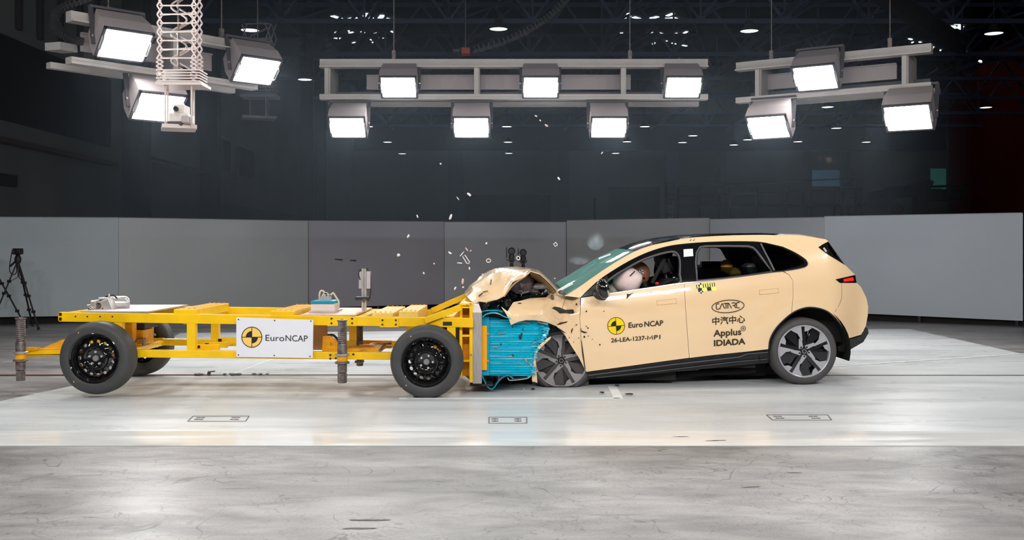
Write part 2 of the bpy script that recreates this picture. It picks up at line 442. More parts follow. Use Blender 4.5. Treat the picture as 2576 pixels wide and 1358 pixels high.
# floor: rough concrete hall floor, pale painted test zone, glossier near strip whitened for the bright reflections
XL, XR, YB = -11.0, 30.0, 71.0
XM, XW = (XL+XR)/2, XR-XL+.1
struct('floor', MB().box((XM, 35.5, -.1), (XW, 73, .2)), M['concrete'])
zone = [(-5.2, 6.97), (-4.62, 8.3), (-4.14, 10.8), (-5.3, 16.5), (1, 17.2), (6.68, 17.33), (6.5, 12.95), (6.3, 6.97)]
mb = MB(); mb.add([(x, y, .003) for x, y in zone], [list(range(len(zone)))]); mb.solid(Vector((0, 0, -.003)))
tag(struct('floor_test_zone', mb, M['paint_floor']))
mb = MB().bpx(0, 0, 1, 1, 1, 2) if False else MB()
mb.box((.55, 7.25, .0035), (11.2, .56, .003)); struct('trim_gloss_sheen_strip', mb, M['paint_gloss_sheen'])
# tow rail slot
mb = MB(); mb.box((1.6, 10.9, .004), (14.5, .035, .004)); mb.box((-2.4, 10.965, .004), (3.4, .012, .004)); struct('trim_tow_rail', mb, M['black_and_shade'])
mb = MB(); mb.box((-4.4, 10.94, .006), (2.4, .02, .003)); mb.beam((6.55, 13.15, .006), (9.2, 14.6, .006), .05, .003); struct('trim_red_line', mb, M['red_paint'])
mb = MB(); mb.beam((3.4, 11.6, .007), (6.6, 13.2, .007), .05, .003)
mb.beam(P(1540, 974, 9.98)*1, P(1540, 974, 9.98)*1+Vector((0, .001, 0)), .01, .01) if False else None
def flo(px, py): Y = EYE*F/(py-HY); return Vector(((px-CX)*Y/F, Y, .006))
def tape(a, b, w): mb.beam(flo(*a), flo(*b), w, .003)
tape((1004, 1003), (1560, 1003), .035); tape((1030, 1003), (1068, 985), .05); tape((1540, 974), (1556, 1004), .085)
tape((690, 902), (570, 948), .02); tape((610, 948), (880, 947), .03)
struct('trim_white_tape', mb, M['sticker_white'])
# hatch covers let into the floor: dark outline, screws
for (x0, y0, x1, y1, sk) in ((472, 1048, 618, 1061, 14), (1230, 1051, 1325, 1066, 0), (1944, 1045, 2092, 1058, -16)):
    mb = MB()
    c = [flo(x0+sk, y0), flo(x1+sk*.6, y0), flo(x1, y1), flo(x0, y1)]
    for a, b in zip(c, c[1:]+c[:1]): mb.beam(a, b, .007, .003)
    for i in range(4):
        for j in (0, 1):
            p = c[3]+(c[2]-c[3])*(.12+.08*(i % 2)+(.62 if i > 1 else 0))+(c[0]-c[3])*(.35+.35*j); mb.box(p, (.03, .02, .004))
    struct('trim_floor_hatch', mb, mat('hatch_seam', rgb(128, 120, 116), .6))
mb = MB()
for (px, py, l_, a_) in ((2000, 1189, .05, 0), (1712, 1100, .06, .2), (1800, 1110, .08, .5), (905, 1329, .08, .1), (930, 1308, .10, .05), (1890, 1225, .05, .8)):
    c = flo(px, py) if py < 1120 else flo(px, py)
    c.z = .002 if py > 1120 else .006
    n_ = 26; Rz = Matrix.Rotation(a_*.3, 3, 'Z'); ou = []
    for i in range(n_):
        t = 2*pi*i/n_; q_ = 1+R.uniform(-.45, .35); ou.append(c+Rz @ Vector((l_*cos(t)*(1+R.uniform(-.1, .15)), l_*.16*sin(t)*q_, 0)))
    mb.add(ou, [list(range(n_))])
stn = struct('trim_floor_stains', mb, mat('dark_floor_stain', rgb(88, 83, 82), .5))

# hall shell
def wall_px(px, py): return None
mb = MB(); mb.box((XL-.15, 36, 7), (.3, 74, 14.2)); struct('wall_left', mb, M['wall'])
mb = MB(); mb.box((XM, YB+.15, 7), (XW, .3, 14.2)); struct('wall_back', mb, M['wall'])
mb = MB(); mb.box((XR+.15, 36, 7), (.3, 74, 14.2)); struct('wall_right', mb, mat('dark_red_brown_wall', rgb(150, 34, 26), .85))
mb = MB(); mb.box((XM, -.95, 7), (XW, .3, 14.2)); struct('wall_front', mb, M['wall'])
mb = MB(); mb.box((XM, 36, 14.1), (XW, 74.5, .2)); struct('ceiling', mb, M['ceil'])
# left wall: points by picture column/row lie on X = XL
def LW(px, py):
    Y = XL*F/(px-CX); return Vector((XL, Y, EYE-(py-HY)*Y/F))
def lw_box(pxa, pxb, pya, pyb, dep, name, m, kind='structure'):
    """box on the left wall between columns pxa,pxb; rows given at column pxa"""
    a = LW(pxa, pya); b = LW(pxa, pyb); y1 = LW(pxb, 600).y
    mb = MB().box((XL+dep/2, (a.y+y1)/2, (a.z+b.z)/2), (dep, abs(y1-a.y), abs(a.z-b.z)))
    o = mb.build(name, m); o['kind'] = kind; return o
lw_box(-60, 274, 60, 285, .06, 'window_1', M['wall_win'])
mbm = MB()
for px in (38, 92, 143, 193, 235):
    Y = LW(px, 0).y; mbm.box((XL+.1, Y, 8.0), (.1, .12, 3.6))
struct('window_frame', mbm, mat('mullion', rgb(60, 56, 56), .6))
lw_box(-60, 274, 335, 348, .25, 'trim_ledge', mat('brown_ledge', rgb(86, 66, 50), .7))
lw_box(330, 500, 386, 393, .25, 'trim_ledge', mat('grey_ledge', rgb(70, 68, 62), .7))
for a, b in ((306, 328), (503, 514), (756, 760), (790, 793)):
    Ya, Yb_ = LW(a, 0).y, LW(b, 0).y
    mb = MB().box((XL+.3, (Ya+Yb_)/2, 7), (.6, Yb_-Ya, 14)); struct('trim_column', mb, mat('dark_column', rgb(48, 46, 48), .8))
lw_box(536, 577, 342, 420, .05, 'window_2', mat('vent_grille', rgb(60, 60, 64), .7))
lw_box(599, 636, 368, 440, .05, 'window_3', mat('vent_grille', rgb(60, 60, 64), .7))
lw_box(-40, 35, 430, 461, .08, 'window_4', M['black_and_shade'])
lw_box(528, 790, 512, 560, .5, 'trim_low_box', mat('dark_green_box', rgb(46, 50, 38), .8))
# back wall: pillars, door, band
def bw(x0, y0, x1, y1, dep, name, m, kind='structure', base=True):
    mb = MB().bpx(x0, y0, x1, y1, YB-dep, YB+.05)
    o = mb.build(name, m); o['kind'] = kind; return o
bw(890, 280, 2380, 378, .5, 'trim_beam', mat('dark_beam', rgb(58, 62, 78), .85))
for a, b, c_ in ((1126, 1166, 'p'), (1402, 1432, 'p'), (1676, 1708, 'b'), (1812, 1826, 'p'), (2025, 2042, 'p'), (2140, 2172, 'p')):
    bw(a, 380, b, 664, .8, 'trim_pillar', mat('grey_blue_pillar', rgb(120, 126, 150) if c_ == 'b' else rgb(98, 104, 116), .8))
bw(1168, 490, 1385, 664, .12, 'door_1', mat('brown_shutter', rgb(50, 44, 30), .8))
bw(1530, 470, 1660, 664, .06, 'door_2', mat('grey_shutter', rgb(92, 88, 84), .8))
bw(1494, 498, 1499, 664, .3, 'trim_post', M['black_and_shade'])
bw(2044, 428, 2112, 468, .1, 'window_5', mat('dim_blue_window', rgb(70, 96, 112), .5, emit=rgb(70, 110, 130), es=.12))
bw(2342, 424, 2380, 500, .1, 'window_6', mat('dim_teal_window', rgb(50, 90, 84), .5, emit=rgb(60, 120, 110), es=.12))
bw(2150, 664-40, 2380, 664, .1, 'trim_dado', M['wall_dark'])
# number roundels painted on the far wall
for (cx_, cy_, t_, rr) in ((1606, 531, '5', 13), (2258, 526, '4', 13)):
    mb = MB(); Yw = YB-(.075 if t_ == '5' else .012)
    ctr = P(cx_, cy_, Yw); r_ = rr*Yw/F
    mb.lathe([(r_, 0), (r_*.84, 0), (r_*.84, -.02), (r_, -.02), (r_, 0)], ctr, 'Y', 28)
    o = mb.build('painted_number', mat('dull_red_number', rgb(150, 60, 60), .7), None)
    tag(o, 'dull red ringed number %s on the far wall%s' % (t_, ', left of the dim scaffold' if t_ == '5' else ' at far right above the pale panel'), 'sign')
    tm = text_mb(t_, cx_-5, cy_+8, cx_+5, cy_+8, 17, lambda x, y: Yw, .012, bold=.02); tm.build('numeral', o.data.materials[0], o)
# sunlit specks on the far walls (light falling through roof openings)
for (cx_, cy_, a_, b_, rot) in ((2080, 402, 20, 7, .3), (2020, 388, 8, 4, .4), (2147, 426, 5, 3, .3), (2468, 462, 8, 7, .5), (2462, 478, 5, 8, .2), (1778, 492, 22, 3, .35), (1800, 500, 10, 4, .4), (1628, 450, 8, 2, .2), (2320, 398, 40, 2.5, -.05), (2270, 382, 10, 3, .6)):
    pass

# ceiling: three-dimensional truss grid
def truss(Y, x0, x1, zb, zt, n):
    mb = MB(); dx = (x1-x0)/n
    mb.beam((x0, Y, zb), (x1, Y, zb), .16, .16); mb.beam((x0, Y, zt), (x1, Y, zt), .16, .16)
    for i in range(n):
        a = x0+i*dx
        mb.beam((a, Y, zb), (a+dx/2, Y, zt), .09, .09); mb.beam((a+dx/2, Y, zt), (a+dx, Y, zb), .09, .09)
        mb.beam((a, Y, zb), (a, Y, zt), .07, .07)
    o = mb.build('roof_truss', M['truss']); o['kind'] = 'structure'; return o
t0 = truss(30, XL, XR, 9.3, 11.3, 14)
for Y in (36, 42, 48, 54, 60, 66): 
    c = t0.copy(); C.objects.link(c); c.location.y = Y; c['kind'] = 'structure'
mb = MB()
for x in (-8, -2.2, 3.6, 9.4, 14.5, 20.3):
    mb.beam((x, 26, 9.5), (x, 70, 9.5), .14, .14)
    for k in range(8):
        y = 26+k*5.5; mb.beam((x, y, 9.5), (x+2.9, y+2.75, 11.2), .08, .08); mb.beam((x+2.9, y+2.75, 11.2), (x, y+5.5, 9.5), .08, .08)
    mb.beam((x, 26, 9.5), (x+5.8, 48, 9.5), .08, .08); mb.beam((x+5.8, 26, 9.55), (x, 48, 9.55), .08, .08)
o = mb.build('roof_truss', M['truss']); o['kind'] = 'structure'
# skylight openings seen between the truss members
def sky_cluster(cx_, cy_, n, wx, wy, Y, seed, big):
    rr = random.Random(seed); mb = MB()
    for i in range(n):
        px = cx_+rr.uniform(-wx, wx); py = cy_+rr.uniform(-wy, wy); z = 13.95
        Yc = (z-EYE)*F/(HY-py); p = Vector(((px-CX)*Yc/F, Yc, z))
        s_ = rr.uniform(.5, 1)*big
        mb.box(p, (s_*.35, s_*1.0, .04), Matrix.Rotation(rr.uniform(-.9, .9), 3, 'Z'))
    o = mb.build('window_skylight', M['skylight']); o['kind'] = 'structure'
for k, (cx_, cy_) in enumerate(((925, 44), (1645, 46), (2345, 64))):
    sky_cluster(cx_, cy_, 13, 78, 9, 0, k, .85)
    sky_cluster(cx_, cy_+52, 14, 80, 18, 0, k+9, .5)
# red-brown gantry crane beam on the right of the hall
mb = MB(); mb.beam(P(2180, -30, 26), P(2420, 125, 40), .28, .3); mb.beam(P(2180, -60, 26), P(2420, 95, 40), .28, .1)
o = mb.build('crane_beam', mat('red_brown_steel', rgb(70, 46, 42), .7)); o['kind'] = 'structure'

# ---------------------------------------------------------------- small round lamps under the roof
def ceiling_lamp():
    t = empty('ceiling_lamp')
    prof = [(.05, .30), (.10, .28), (.14, .16), (.27, .02), (.28, 0), (.26, 0), (.13, .14), (.09, .15), (.0001, .15)]
    MB().lathe(prof, (0, 0, 0), 'Z', 20).build('lamp_shade', M['rig_dark'], t, True)
    MB().lathe([(.0001, .03), (.25, .03), (.25, .015), (.0001, .0)], (0, 0, 0), 'Z', 20).build('bulb', M['lamp_on'], t)
    MB().tube([(0, 0, .3), (0, 0, 1.4)], .012, 5).build('suspension_rod', M['rig_dark'], t)
    return t
lamps = [(629, 77), (767, 201), (1254, 74), (1885, 79), (2500, 85), (1270, 268), (1679, 268), (2082, 270), (2480, 271),
         (926, 319), (1275, 319), (1622, 319), (975, 358), (1278, 358), (1577, 357), (1012, 387), (1280, 386), (1549, 386),
         (2104, 323), (1743, 342), (1717, 359), (1881, 352), (1846, 365), (2007, 357), (2179, 358), (116, 273)]
L0 = ceiling_lamp(); zl = 7.5
where = {0: 'above the left lighting rig', 2: 'nearest lamp of the middle row', 3: 'above the right lighting rig', 4: 'at the far upper right by the dark red wall'}
for i, (px, py) in enumerate(lamps):
    o = L0 if i == 0 else copy_tree(L0)
    if px == 116: Y = 27.5; z = EYE-(py-HY)*Y/F  # spot beside the left windows, built from the same lamp model
    else: Y = (zl-EYE)*F/(HY-py); z = zl
    o.location = ((px-CX)*Y/F, Y, z)
    side = 'left of' if px < 1200 else ('right of' if px > 1320 else 'in')
    row = 'topmost row' if py < 100 else 'second row' if py < 290 else 'third row' if py < 330 else 'fourth row' if py < 370 else 'farthest row'
    names = {629: 'large round hall lamp hanging just above the left lighting rig', 767: 'round hall lamp between left and centre lighting rigs',
             1254: 'large round hall lamp over the middle of the centre lighting rig', 1885: 'large round hall lamp above the left end of the right lighting rig',
             2500: 'yellowish round hall lamp in the upper right corner', 1270: 'round hall lamp just under the centre lighting beam, middle column',
             1679: 'round hall lamp under the right end of the centre lighting beam', 2082: 'round hall lamp just below the middle of the right lighting rig',
             2480: 'round hall lamp against the dark red area at far right', 926: 'small hall lamp touching the lower left floodlight',
             1275: 'small hall lamp, second down in the middle column', 1622: 'small hall lamp right of the lower right floodlight of the centre rig',
             975: 'small hall lamp, upper one of two left of the middle floodlight', 1278: 'small hall lamp, third down in the middle column',
             1577: 'small hall lamp just right below the centre rig lower right floodlight', 1012: 'tiny hall lamp, lower one of two left of the middle floodlight',
             1280: 'tiny hall lamp lowest in the middle column', 1549: 'tiny hall lamp lowest, under the centre rig lower right floodlight',
             2104: 'small hall lamp between the two lower floodlights of the right rig', 1743: 'tiny hall lamp, upper of the close pair left of the right rig',
             1717: 'tiny hall lamp, lower of the close pair left of the right rig', 1881: 'tiny hall lamp beside the lower left floodlight of the right rig',
             1846: 'tiny hall lamp left of the lower left floodlight of the right rig', 2007: 'tiny hall lamp right below the lower left floodlight of the right rig',
             2179: 'tiny hall lamp left of the lower right floodlight of the right rig', 116: 'small teal spot low in front of the dark windows of the left wall'}
    tag(o, names[px], 'ceiling lamp', 'round lamps under the hall roof')

# ---------------------------------------------------------------- low grey screen panels round the test zone
pan = [((-170, 546, 17.9), (298, 548, 19.0), 800, 793, 'far left grey screen panel behind the tripod'),
       ((299, 548, 19.0), (775, 556, 22.0), 789, 774, 'long grey screen panel behind the rear of the yellow trolley'),
       ((776, 556, 22.1), (1117, 558, 23.6), 774, 765, 'dark grey screen panel with two scrapes behind the sensor post'),
       ((1118, 559, 23.6), (1425, 559, 24.0), 765, 762, 'grey screen panel behind the crumpled bonnet and twin tripods'),
       ((1426, 555, 23.9), (1785, 549, 22.6), 766, 770, 'grey screen panel behind the windscreen and front door'),
       ((1786, 552, 22.3), (2073, 547, 19.8), 770, 780, 'light grey screen panel behind the rear half of the car roof'),
       ((2074, 545, 19.8), (2573, 536, 17.9), 784, 807, 'wide pale grey screen panel at far right behind the car tail')]
sh = [rgb(176, 186, 192), rgb(188, 192, 194), rgb(172, 168, 178), rgb(184, 184, 190), rgb(178, 178, 180), rgb(188, 192, 200), rgb(186, 194, 204)]
for i, ((xa, ya, Ya), (xb, yb, Yb_), ba, bb, lab) in enumerate(pan):
    t = empty('screen_panel', (0, 0, 0), lab, 'screen panel', 'grey screen panels round the test zone')
    a1 = P(xa, ya, Ya); b1 = P(xb, yb, Yb_); a0 = P(xa, ba, Ya); b0 = P(xb, bb, Yb_)
    t.location = ((a1.x+b1.x)/2, (Ya+Yb_)/2, 0)
    d = (b1-a1).normalized(); nrm = Vector((-d.y, d.x, 0)); nrm = nrm if nrm.y > 0 else -nrm
    mb = MB(); mb.add([a1, b1, b0, a0], [(0, 1, 2, 3)]); mb.solid(nrm*.04); mb.build('board', noisy(mat('grey_screen_board', sh[i], .6), .7, .05), t)
    mb = MB(); mb.beam(a1+Vector((0, .01, .005)), b1+Vector((0, .01, .005)), .05, .012); mb.build('edge_trim', mat('panel_edge', rgb(150, 152, 155), .5), t)
    mb = MB(); k = nrm*.12
    p0 = Vector((a0.x, a0.y, 0))+k; p1 = Vector((b0.x, b0.y, 0))+k
    mb.add([p0, p1, p1+Vector((0, 0, b0.z+.02)), p0+Vector((0, 0, a0.z+.02))], [(0, 1, 2, 3)]); mb.solid(nrm*.02)
    mb.build('gap_shade_sheet', M['black_and_shade'], t)  # black sheet standing in for the shade under the raised board
    mb = MB()
    for f_ in (.03, .5, .97):
        q = Vector((a0.x, a0.y, 0))*(1-f_)+Vector((b0.x, b0.y, 0))*f_+nrm*.03
        mb.box(q+Vector((0, 0, .09)), (.04, .04, .18))
    mb.each('foot', M['rig_dark'], t)
    if i == 2:
        for (x0, y0, x1, y1) in ((826, 651, 862, 653), (866, 654, 896, 655)):
            Yq = interp([(776, 22.1), (1117, 23.6)], (x0+x1)/2)-.02
            MB().beam(P(x0, y0, Yq), P(x1, y1, Yq), .006, .02).build('scrape', M['ink'], t)

# ================================================================ LIGHTING RIGS AND FLOODLIGHTS
def frame_from(a, b):
    """local frame: x along the bar (level), y away from the bright side, z up"""
    a = Vector(a); b = Vector(b); x = Vector((b.x-a.x, b.y-a.y, 0)).normalized(); y = Vector((-x.y, x.x, 0)); 
    if y.y < 0: y = -y
    return Matrix((x, y, Vector((0, 0, 1)))).transposed(), (b-a).length
def rig(name, a, b, H, D, label, posts, plate=True, tray=True):
    Mx, L = frame_from(a, b); o = Vector(a)
    t = empty(name, o, label, 'lighting rig', 'lighting rigs over the crash zone')
    t.rotation_euler = Mx.to_euler()
    def pb(name, boxes, m, bev=0):
        mb = MB()
        for c, s in boxes: mb.box(c, s, bev=bev)
        ob = mb.build(name, m, t); ob.location = (0, 0, 0); return ob
    dz = (Vector(b).z-Vector(a).z)/L
    hL = L/2
    pb('lower_beam', [((hL, 0, 0), (L, .16, .09)), ((hL, -.085, .02), (L, .012, .03)), ((hL, -.085, -.03), (L, .012, .02))], M['rig'])
    pb('upper_beam', [((hL, 0, H), (L, .14, .12)), ((hL, -.03, H-.07), (L, .2, .02))], M['rig'])
    pb('lower_beam', [((hL, D, 0), (L, .12, .08))], M['rig'])
    for f in posts:
        ob = pb('upright', [((f*L, 0, H/2), (.07, .08, H)), ((f*L+.04, D*.5, H/2), (.03, D, H*.9))], M['rig'])
    if plate: pb('reflector_plate', [((L*.46, D*.55, H*.56), (L*.7, .02, H*.42)), ((L*.46, D*.55-.02, H*.77), (L*.7, .04, .02))], M['housing'])
    if tray: pb('cable_tray', [((hL, D*.75, H*.18), (L*.94, .22, .05)), ((hL, D*.6, H*.24), (L*.94, .01, .06))], M['rig_dark'])
    for f in (.19, .8):
        ob = pb('suspension_chain', [((f*L, 0, H+2.9), (.014, .014, 5.7)), ((f*L, 0, H+.14), (.06, .05, .14))], M['steel_dark'])
    return t, Mx, L
floods = []
FW, FH, FD = .60, .44, .40
def flood_proto():
    t = empty('floodlight')
    tilt = radians(46)
    T = Matrix.Rotation(tilt, 3, 'X')      # face normal -Y turned down
    def q(v): return T @ Vector(v)
    # housing: tapered box behind the lens
    w0, h0, w1, h1 = FW/2, FH/2, FW/2-.03, FH/2-.05
    vs = [(-w0, 0, -h0), (w0, 0, -h0), (w0, 0, h0), (-w0, 0, h0), (-w0, .18, -h0), (w0, .18, -h0), (w0, .18, h0), (-w0, .18, h0),
          (-w1, FD, -h1), (w1, FD, -h1), (w1, FD, h1), (-w1, FD, h1)]
    fs = [(0, 1, 5, 4), (1, 2, 6, 5), (2, 3, 7, 6), (3, 0, 4, 7), (4, 5, 9, 8), (5, 6, 10, 9), (6, 7, 11, 10), (7, 4, 8, 11), (8, 9, 10, 11)]
    mb = MB(); mb.add([q(v) for v in vs], fs); mb.build('housing', M['housing'], t)
    mb = MB()
    for s in (-1, 1):
        mb.box(q((0, -.012, s*(h0-.012))), (FW, .03, .024), T); mb.box(q((s*(w0-.014), -.012, 0)), (.028, .03, FH), T)
    mb.build('bezel', M['rig_dark'], t)
    mb = MB().box(q((0, -.008, 0)), (FW-.09, .012, FH-.055), T); mb.build('lens', M['flood'], t)
    for s in (-1, 1):
        mb = MB().tube([q((s*(w0-.022), -.03, .10)), q((s*(w0-.022), -.055, .08)), q((s*(w0-.022), -.055, -.08)), q((s*(w0-.022), -.03, -.10))], .008, 6)
        mb.build('latch', M['chrome'], t)
    # yoke arms rise from the sides to a cross bar, which bolts to the beam
    for s in (-1, 1):
        MB().beam((s*(w0+.015), .10, -.02), (s*(w0+.015), .22, .44), .02, .055, (1, 0, 0)).build('yoke_arm', M['rig_dark'], t)
    MB().box((0, .22, .44), (FW+.06, .06, .03)).build('yoke_bar', M['rig_dark'], t)
    mb = MB()
    for s in (-1, 1): mb.lathe([(.001, -.012), (.022, -.012), (.022, .012), (.001, .012)], Vector((s*(w0+.03), .13, .08)), 'X', 10)
    mb.each('pivot_bolt', M['chrome'], t)
    return t
FP = flood_proto()
first = [True]
def flood(px, py, Y, Mx, label, group, sc=1.0, yaw=0):
    t = FP if first[0] else copy_tree(FP); first[0] = False
    t.location = P(px, py, Y)
    t.rotation_euler = (Mx @ Matrix.Rotation(yaw, 3, 'Z')).to_euler(); t.scale = (sc, sc, sc)
    tag(t, label, 'floodlight', group); return t
# centre rig
a = P(806, 245, 17.0); b = P(1779, 245, 17.0)
tC, MC, LC = rig('lighting_rig', a, b, .56, .8, 'long straight grey lighting beam over the middle of the hall', (.017, .403, .782))
for px, lab in ((1003, 'upper left floodlight on the centre lighting beam'), (1360, 'upper middle floodlight on the centre lighting beam'), (1718, 'upper right floodlight at the right end of the centre beam')):
    flood(px, 218, 16.75, MC, lab, 'floodlights')
for px, lab in ((875, 'lower left floodlight hanging under the centre beam'), (1186, 'lower middle floodlight hanging under the centre beam'), (1531, 'lower right floodlight hanging under the centre beam')):
    flood(px, 319, 16.75, MC, lab, 'floodlights')
# left rig
a = P(172, 152, 13.4); b = P(640, 217, 15.6); b.z = a.z
tL, ML, LL = rig('lighting_rig', a, b, .58, .55, 'slanting grey lighting rig at upper left behind the scissor hoist', (.53,), tray=False)
flood(313, 112, 13.6, ML, 'upper left floodlight on the left rig, left of the scissor hoist', 'floodlights', 1.12, -.12)
flood(645, 176, 15.2, ML, 'right end floodlight on the left rig, right of the scissor hoist', 'floodlights', 1.12, -.12)
flood(398, 268, 14.2, ML, 'lowest floodlight of the left rig behind the camera platform', 'floodlights', 1.15, -.12)
# right rig
a = P(1855, 254, 17.0); b = P(2345, 212, 15.4); b.z = a.z
tR, MR, LR = rig('lighting_rig', a, b, .56, .62, 'slanting grey lighting rig at upper right', (.115, .87))
flood(2052, 194, 16.0, MR, 'upper middle floodlight on the right rig', 'floodlights', 1.12, .0)
flood(1934, 318, 16.4, MR, 'lower left floodlight under the right rig', 'floodlights', 1.1, .0)
flood(2285, 294, 15.3, MR, 'lower right floodlight under the right rig', 'floodlights', 1.15, .0)

# ---------------------------------------------------------------- scissor hoists carrying camera platforms
def hoist(cx, ytop, ybot, w, Y, label, m, plat_y, cam, seed, n_open, n_tight):
    t = empty('scissor_hoist', P(cx, ytop, Y), label, 'hoist')
    k = Y/F; dep = .35
    def arms(px, dy, name):
        mb = MB(); y = ytop-26; rr = random.Random(seed); hs = []
        for i in range(n_open): hs.append((ybot-ytop-60)/n_open+0)
        for i in range(n_tight): hs.append(60/n_tight)
        y = ytop; a_ = 13
        for h in hs:
            aw = a_ if h > 20 else 22*(1-.2)
            p = [P(px-aw/2, y, Y+dy), P(px+aw/2, y+h, Y+dy), P(px+aw/2, y, Y+dy+.02), P(px-aw/2, y+h, Y+dy+.02)]
            mb.beam(p[0], p[1], .014, .018); mb.beam(p[2], p[3], .014, .018); y += h
        return mb.build(name, m, t)
    arms(cx-w/2, 0, 'scissor_arms'); arms(cx+w/2-6, 0, 'scissor_arms'); arms(cx+w/2+8, dep, 'scissor_arms')
    mb = MB()
    for i in range(n_open+1):
        y = ytop+(ybot-ytop-60)*i/n_open
        mb.beam(P(cx-w/2, y, Y), P(cx+w/2, y, Y), .012, .015)
        if i % 2: mb.beam(P(cx-w/2, y+2, Y+.2), P(cx+w/2+6, y-5, Y+dep), .012, .015)
    mb.each('cross_bar', m, t)
    # looped cable
    pts = []
    for i in range(46):
        f = i/45.0; pts.append(P(cx+2+20*sin(f*21), ytop-5+(ybot-ytop-8)*f, Y+.18+.05*cos(f*26)))
    MB().tube(pts, .012, 6).build('looped_cable', m, t); MB().tube([p+Vector((.06, .03, .02)) for p in pts], .010, 6).build('looped_cable', m, t)
    MB().tube([P(cx, ytop-60, Y+.15), P(cx+1, ybot-30, Y+.15)], .012, 6).build('lift_chain', M['steel_dark'], t)
    mb = MB(); 
    for j in range(5): mb.bpx(cx-w/2-8, ybot-32+j*7, cx+w/2+8, ybot-29+j*7, Y-.02, Y+.3)
    mb.build('folded_stack', m, t)
    MB().bpx(cx-w/2-12, ybot, cx+w/2+12, ybot+7, Y-.05, Y+.35).build('carrier_plate', m, t)
    for dx in (-w/2+14, w/2-12):
        MB().tube([P(cx+dx, ybot+6, Y), P(cx+dx, plat_y, Y)], .012, 6).build('hanger_rod', m, t)
        MB().tube([P(cx+dx+6, ybot+6, Y+.35), P(cx+dx+6, plat_y-4, Y+.35)], .012, 6).build('hanger_rod', m, t)
    MB().box(P(cx+2, plat_y, Y+.2), (84*k, .42, .045), Matrix.Rotation(.35, 3, 'Z')).build('platform', m, t)
    return t
hoist(448, -30, 206, 92, 12.2, 'pale scissor hoist hanging in front of the left lighting rig', mat('pale_hoist_metal', rgb(196, 182, 178), .45, metal=.2), 322, True, 3, 8, 6)
hoist(648, 60, 236, 66, 19.5, 'faint grey scissor hoist hanging behind the right end of the left rig', mat('dim_hoist_metal', rgb(96, 96, 100), .6), 297, False, 5, 3, 4)
# camera on the front hoist platform
t = empty('platform_camera', P(442, 318, 12.3), 'white boxed camera standing on the hanging platform', 'camera')
def lb(name, x0, y0, x1, y1, Ya, Yb_, m, bev=.01): return MB().bpx(x0, y0, x1, y1, Ya, Yb_, bev).build(name, m, t)
lb('body', 424, 284, 470, 306, 12.2, 12.5, mat('pale_camera_box', rgb(206, 196, 190), .5)); lb('base', 420, 304, 458, 316, 12.2, 12.5, M['rig_dark'])
lb('camera_head', 436, 262, 462, 285, 12.2, 12.45, mat('pale_camera_box', rgb(206, 196, 190), .5)); 
MB().lathe([(.001, 0), (.03, 0), (.03, -.03), (.018, -.03), (.001, -.02)], P(443, 274, 12.19), 'Y', 16).build('lens', M['black_kit'], t)
lb('side_box', 456, 290, 472, 309, 12.1, 12.3, M['housing'])
# perforated junction boxes and cable chains
mb = MB().beam(P(132, 116, 13.6), P(176, 124, 13.9), .25, .10); o = mb.build('terminal_box', mat('perforated_box', rgb(150, 148, 146), .5)); tag(o, 'small perforated metal box at the left end of the left rig', 'box')
def drag_chain(name, pts, r, lab, m, n=10):
    t = empty(name, pts[0], lab, 'cable chain'); c = cr(pts, n)
    MB().tube(c, r, 4).build('chain_band', m, t)
    mb = MB()
    for p, q in zip(c[::2], c[1::2]): mb.beam(Vector(p), Vector(p)+(Vector(q)-Vector(p))*.5, r*2.3, r*2.3)
    mb.build('chain_link', m, t); return t
dm = mat('dark_cable_chain', rgb(50, 50, 54), .6)
drag_chain('drag_chain', [P(300, -30, 14.6), P(215, 0, 14.6), P(155, 20, 14.4), P(137, 50, 14.2), P(152, 80, 14), P(180, 98, 13.9), P(205, 104, 13.8)], .045, 'thick dark drag chain looping at upper left beside the left rig', dm)
drag_chain('drag_chain', [P(1440, -20, 19), P(1395, 30, 19), P(1340, 70, 19), P(1270, 104, 19), P(1190, 128, 19)], .055, 'dark curved drag chain above the centre lighting beam', dm, 14)
ob_ = empty('chain_hoist', P(1171, 134, 19), 'small orange-red chain hoist above the centre lighting beam', 'hoist')
MB().bpx(1160, 118, 1182, 134, 18.9, 19.2, .02).build('motor_block', mat('orange_red_block', rgb(150, 60, 50), .6), ob_)
MB().tube([P(1171, 120, 19.05), P(1171, 120, 19.05)+Vector((0, 0, 9.0))], .012, 6).build('lift_chain', M['rig_dark'], ob_)
MB().bpx(1138, 122, 1158, 130, 18.9, 19.1, .02).build('counter_block', M['rig_dark'], ob_)
# dim scaffold walkway and plant beyond the screens, on the right of the hall
dk = mat('dark_scaffold_steel', rgb(58, 60, 54), .7); YS = 58.0
sc_ = empty('scaffold_walkway', P(1690, 664-10, YS), 'dim scaffold walkway with ladder beyond the screens at right', 'scaffold')
mb = MB(); g0 = P(1700, 515, YS).z
for y in (462, 488, 516): mb.beam(P(1706, y+6, YS), P(2168, y+(-14 if y < 500 else 0), YS), .08, .08)
mb.build('guard_rail', dk, sc_)
MB().beam(P(1706, 519, YS+.6), P(2168, 516, YS+.6), 1.2, .12).build('walkway_deck', dk, sc_)
for x in (1706, 1760, 1835, 1905, 1980, 2040, 2100, 2168):
    q = P(x, 470, YS); MB().beam((q.x, YS, q.z), (q.x, YS, 0), .09, .09, (1, 0, 0)).build('scaffold_post', dk, sc_)
mb = MB()
for x in (1678, 1696): q = P(x, 458, YS); mb.beam((q.x, YS, q.z), (q.x, YS, 0), .07, .07, (1, 0, 0))
for i in range(14): mb.beam(P(1678, 462+i*13, YS), P(1696, 462+i*13, YS), .05, .05)
mb.build('ladder', dk, sc_)
rd_ = mat('dull_red_post', rgb(90, 30, 28), .7)
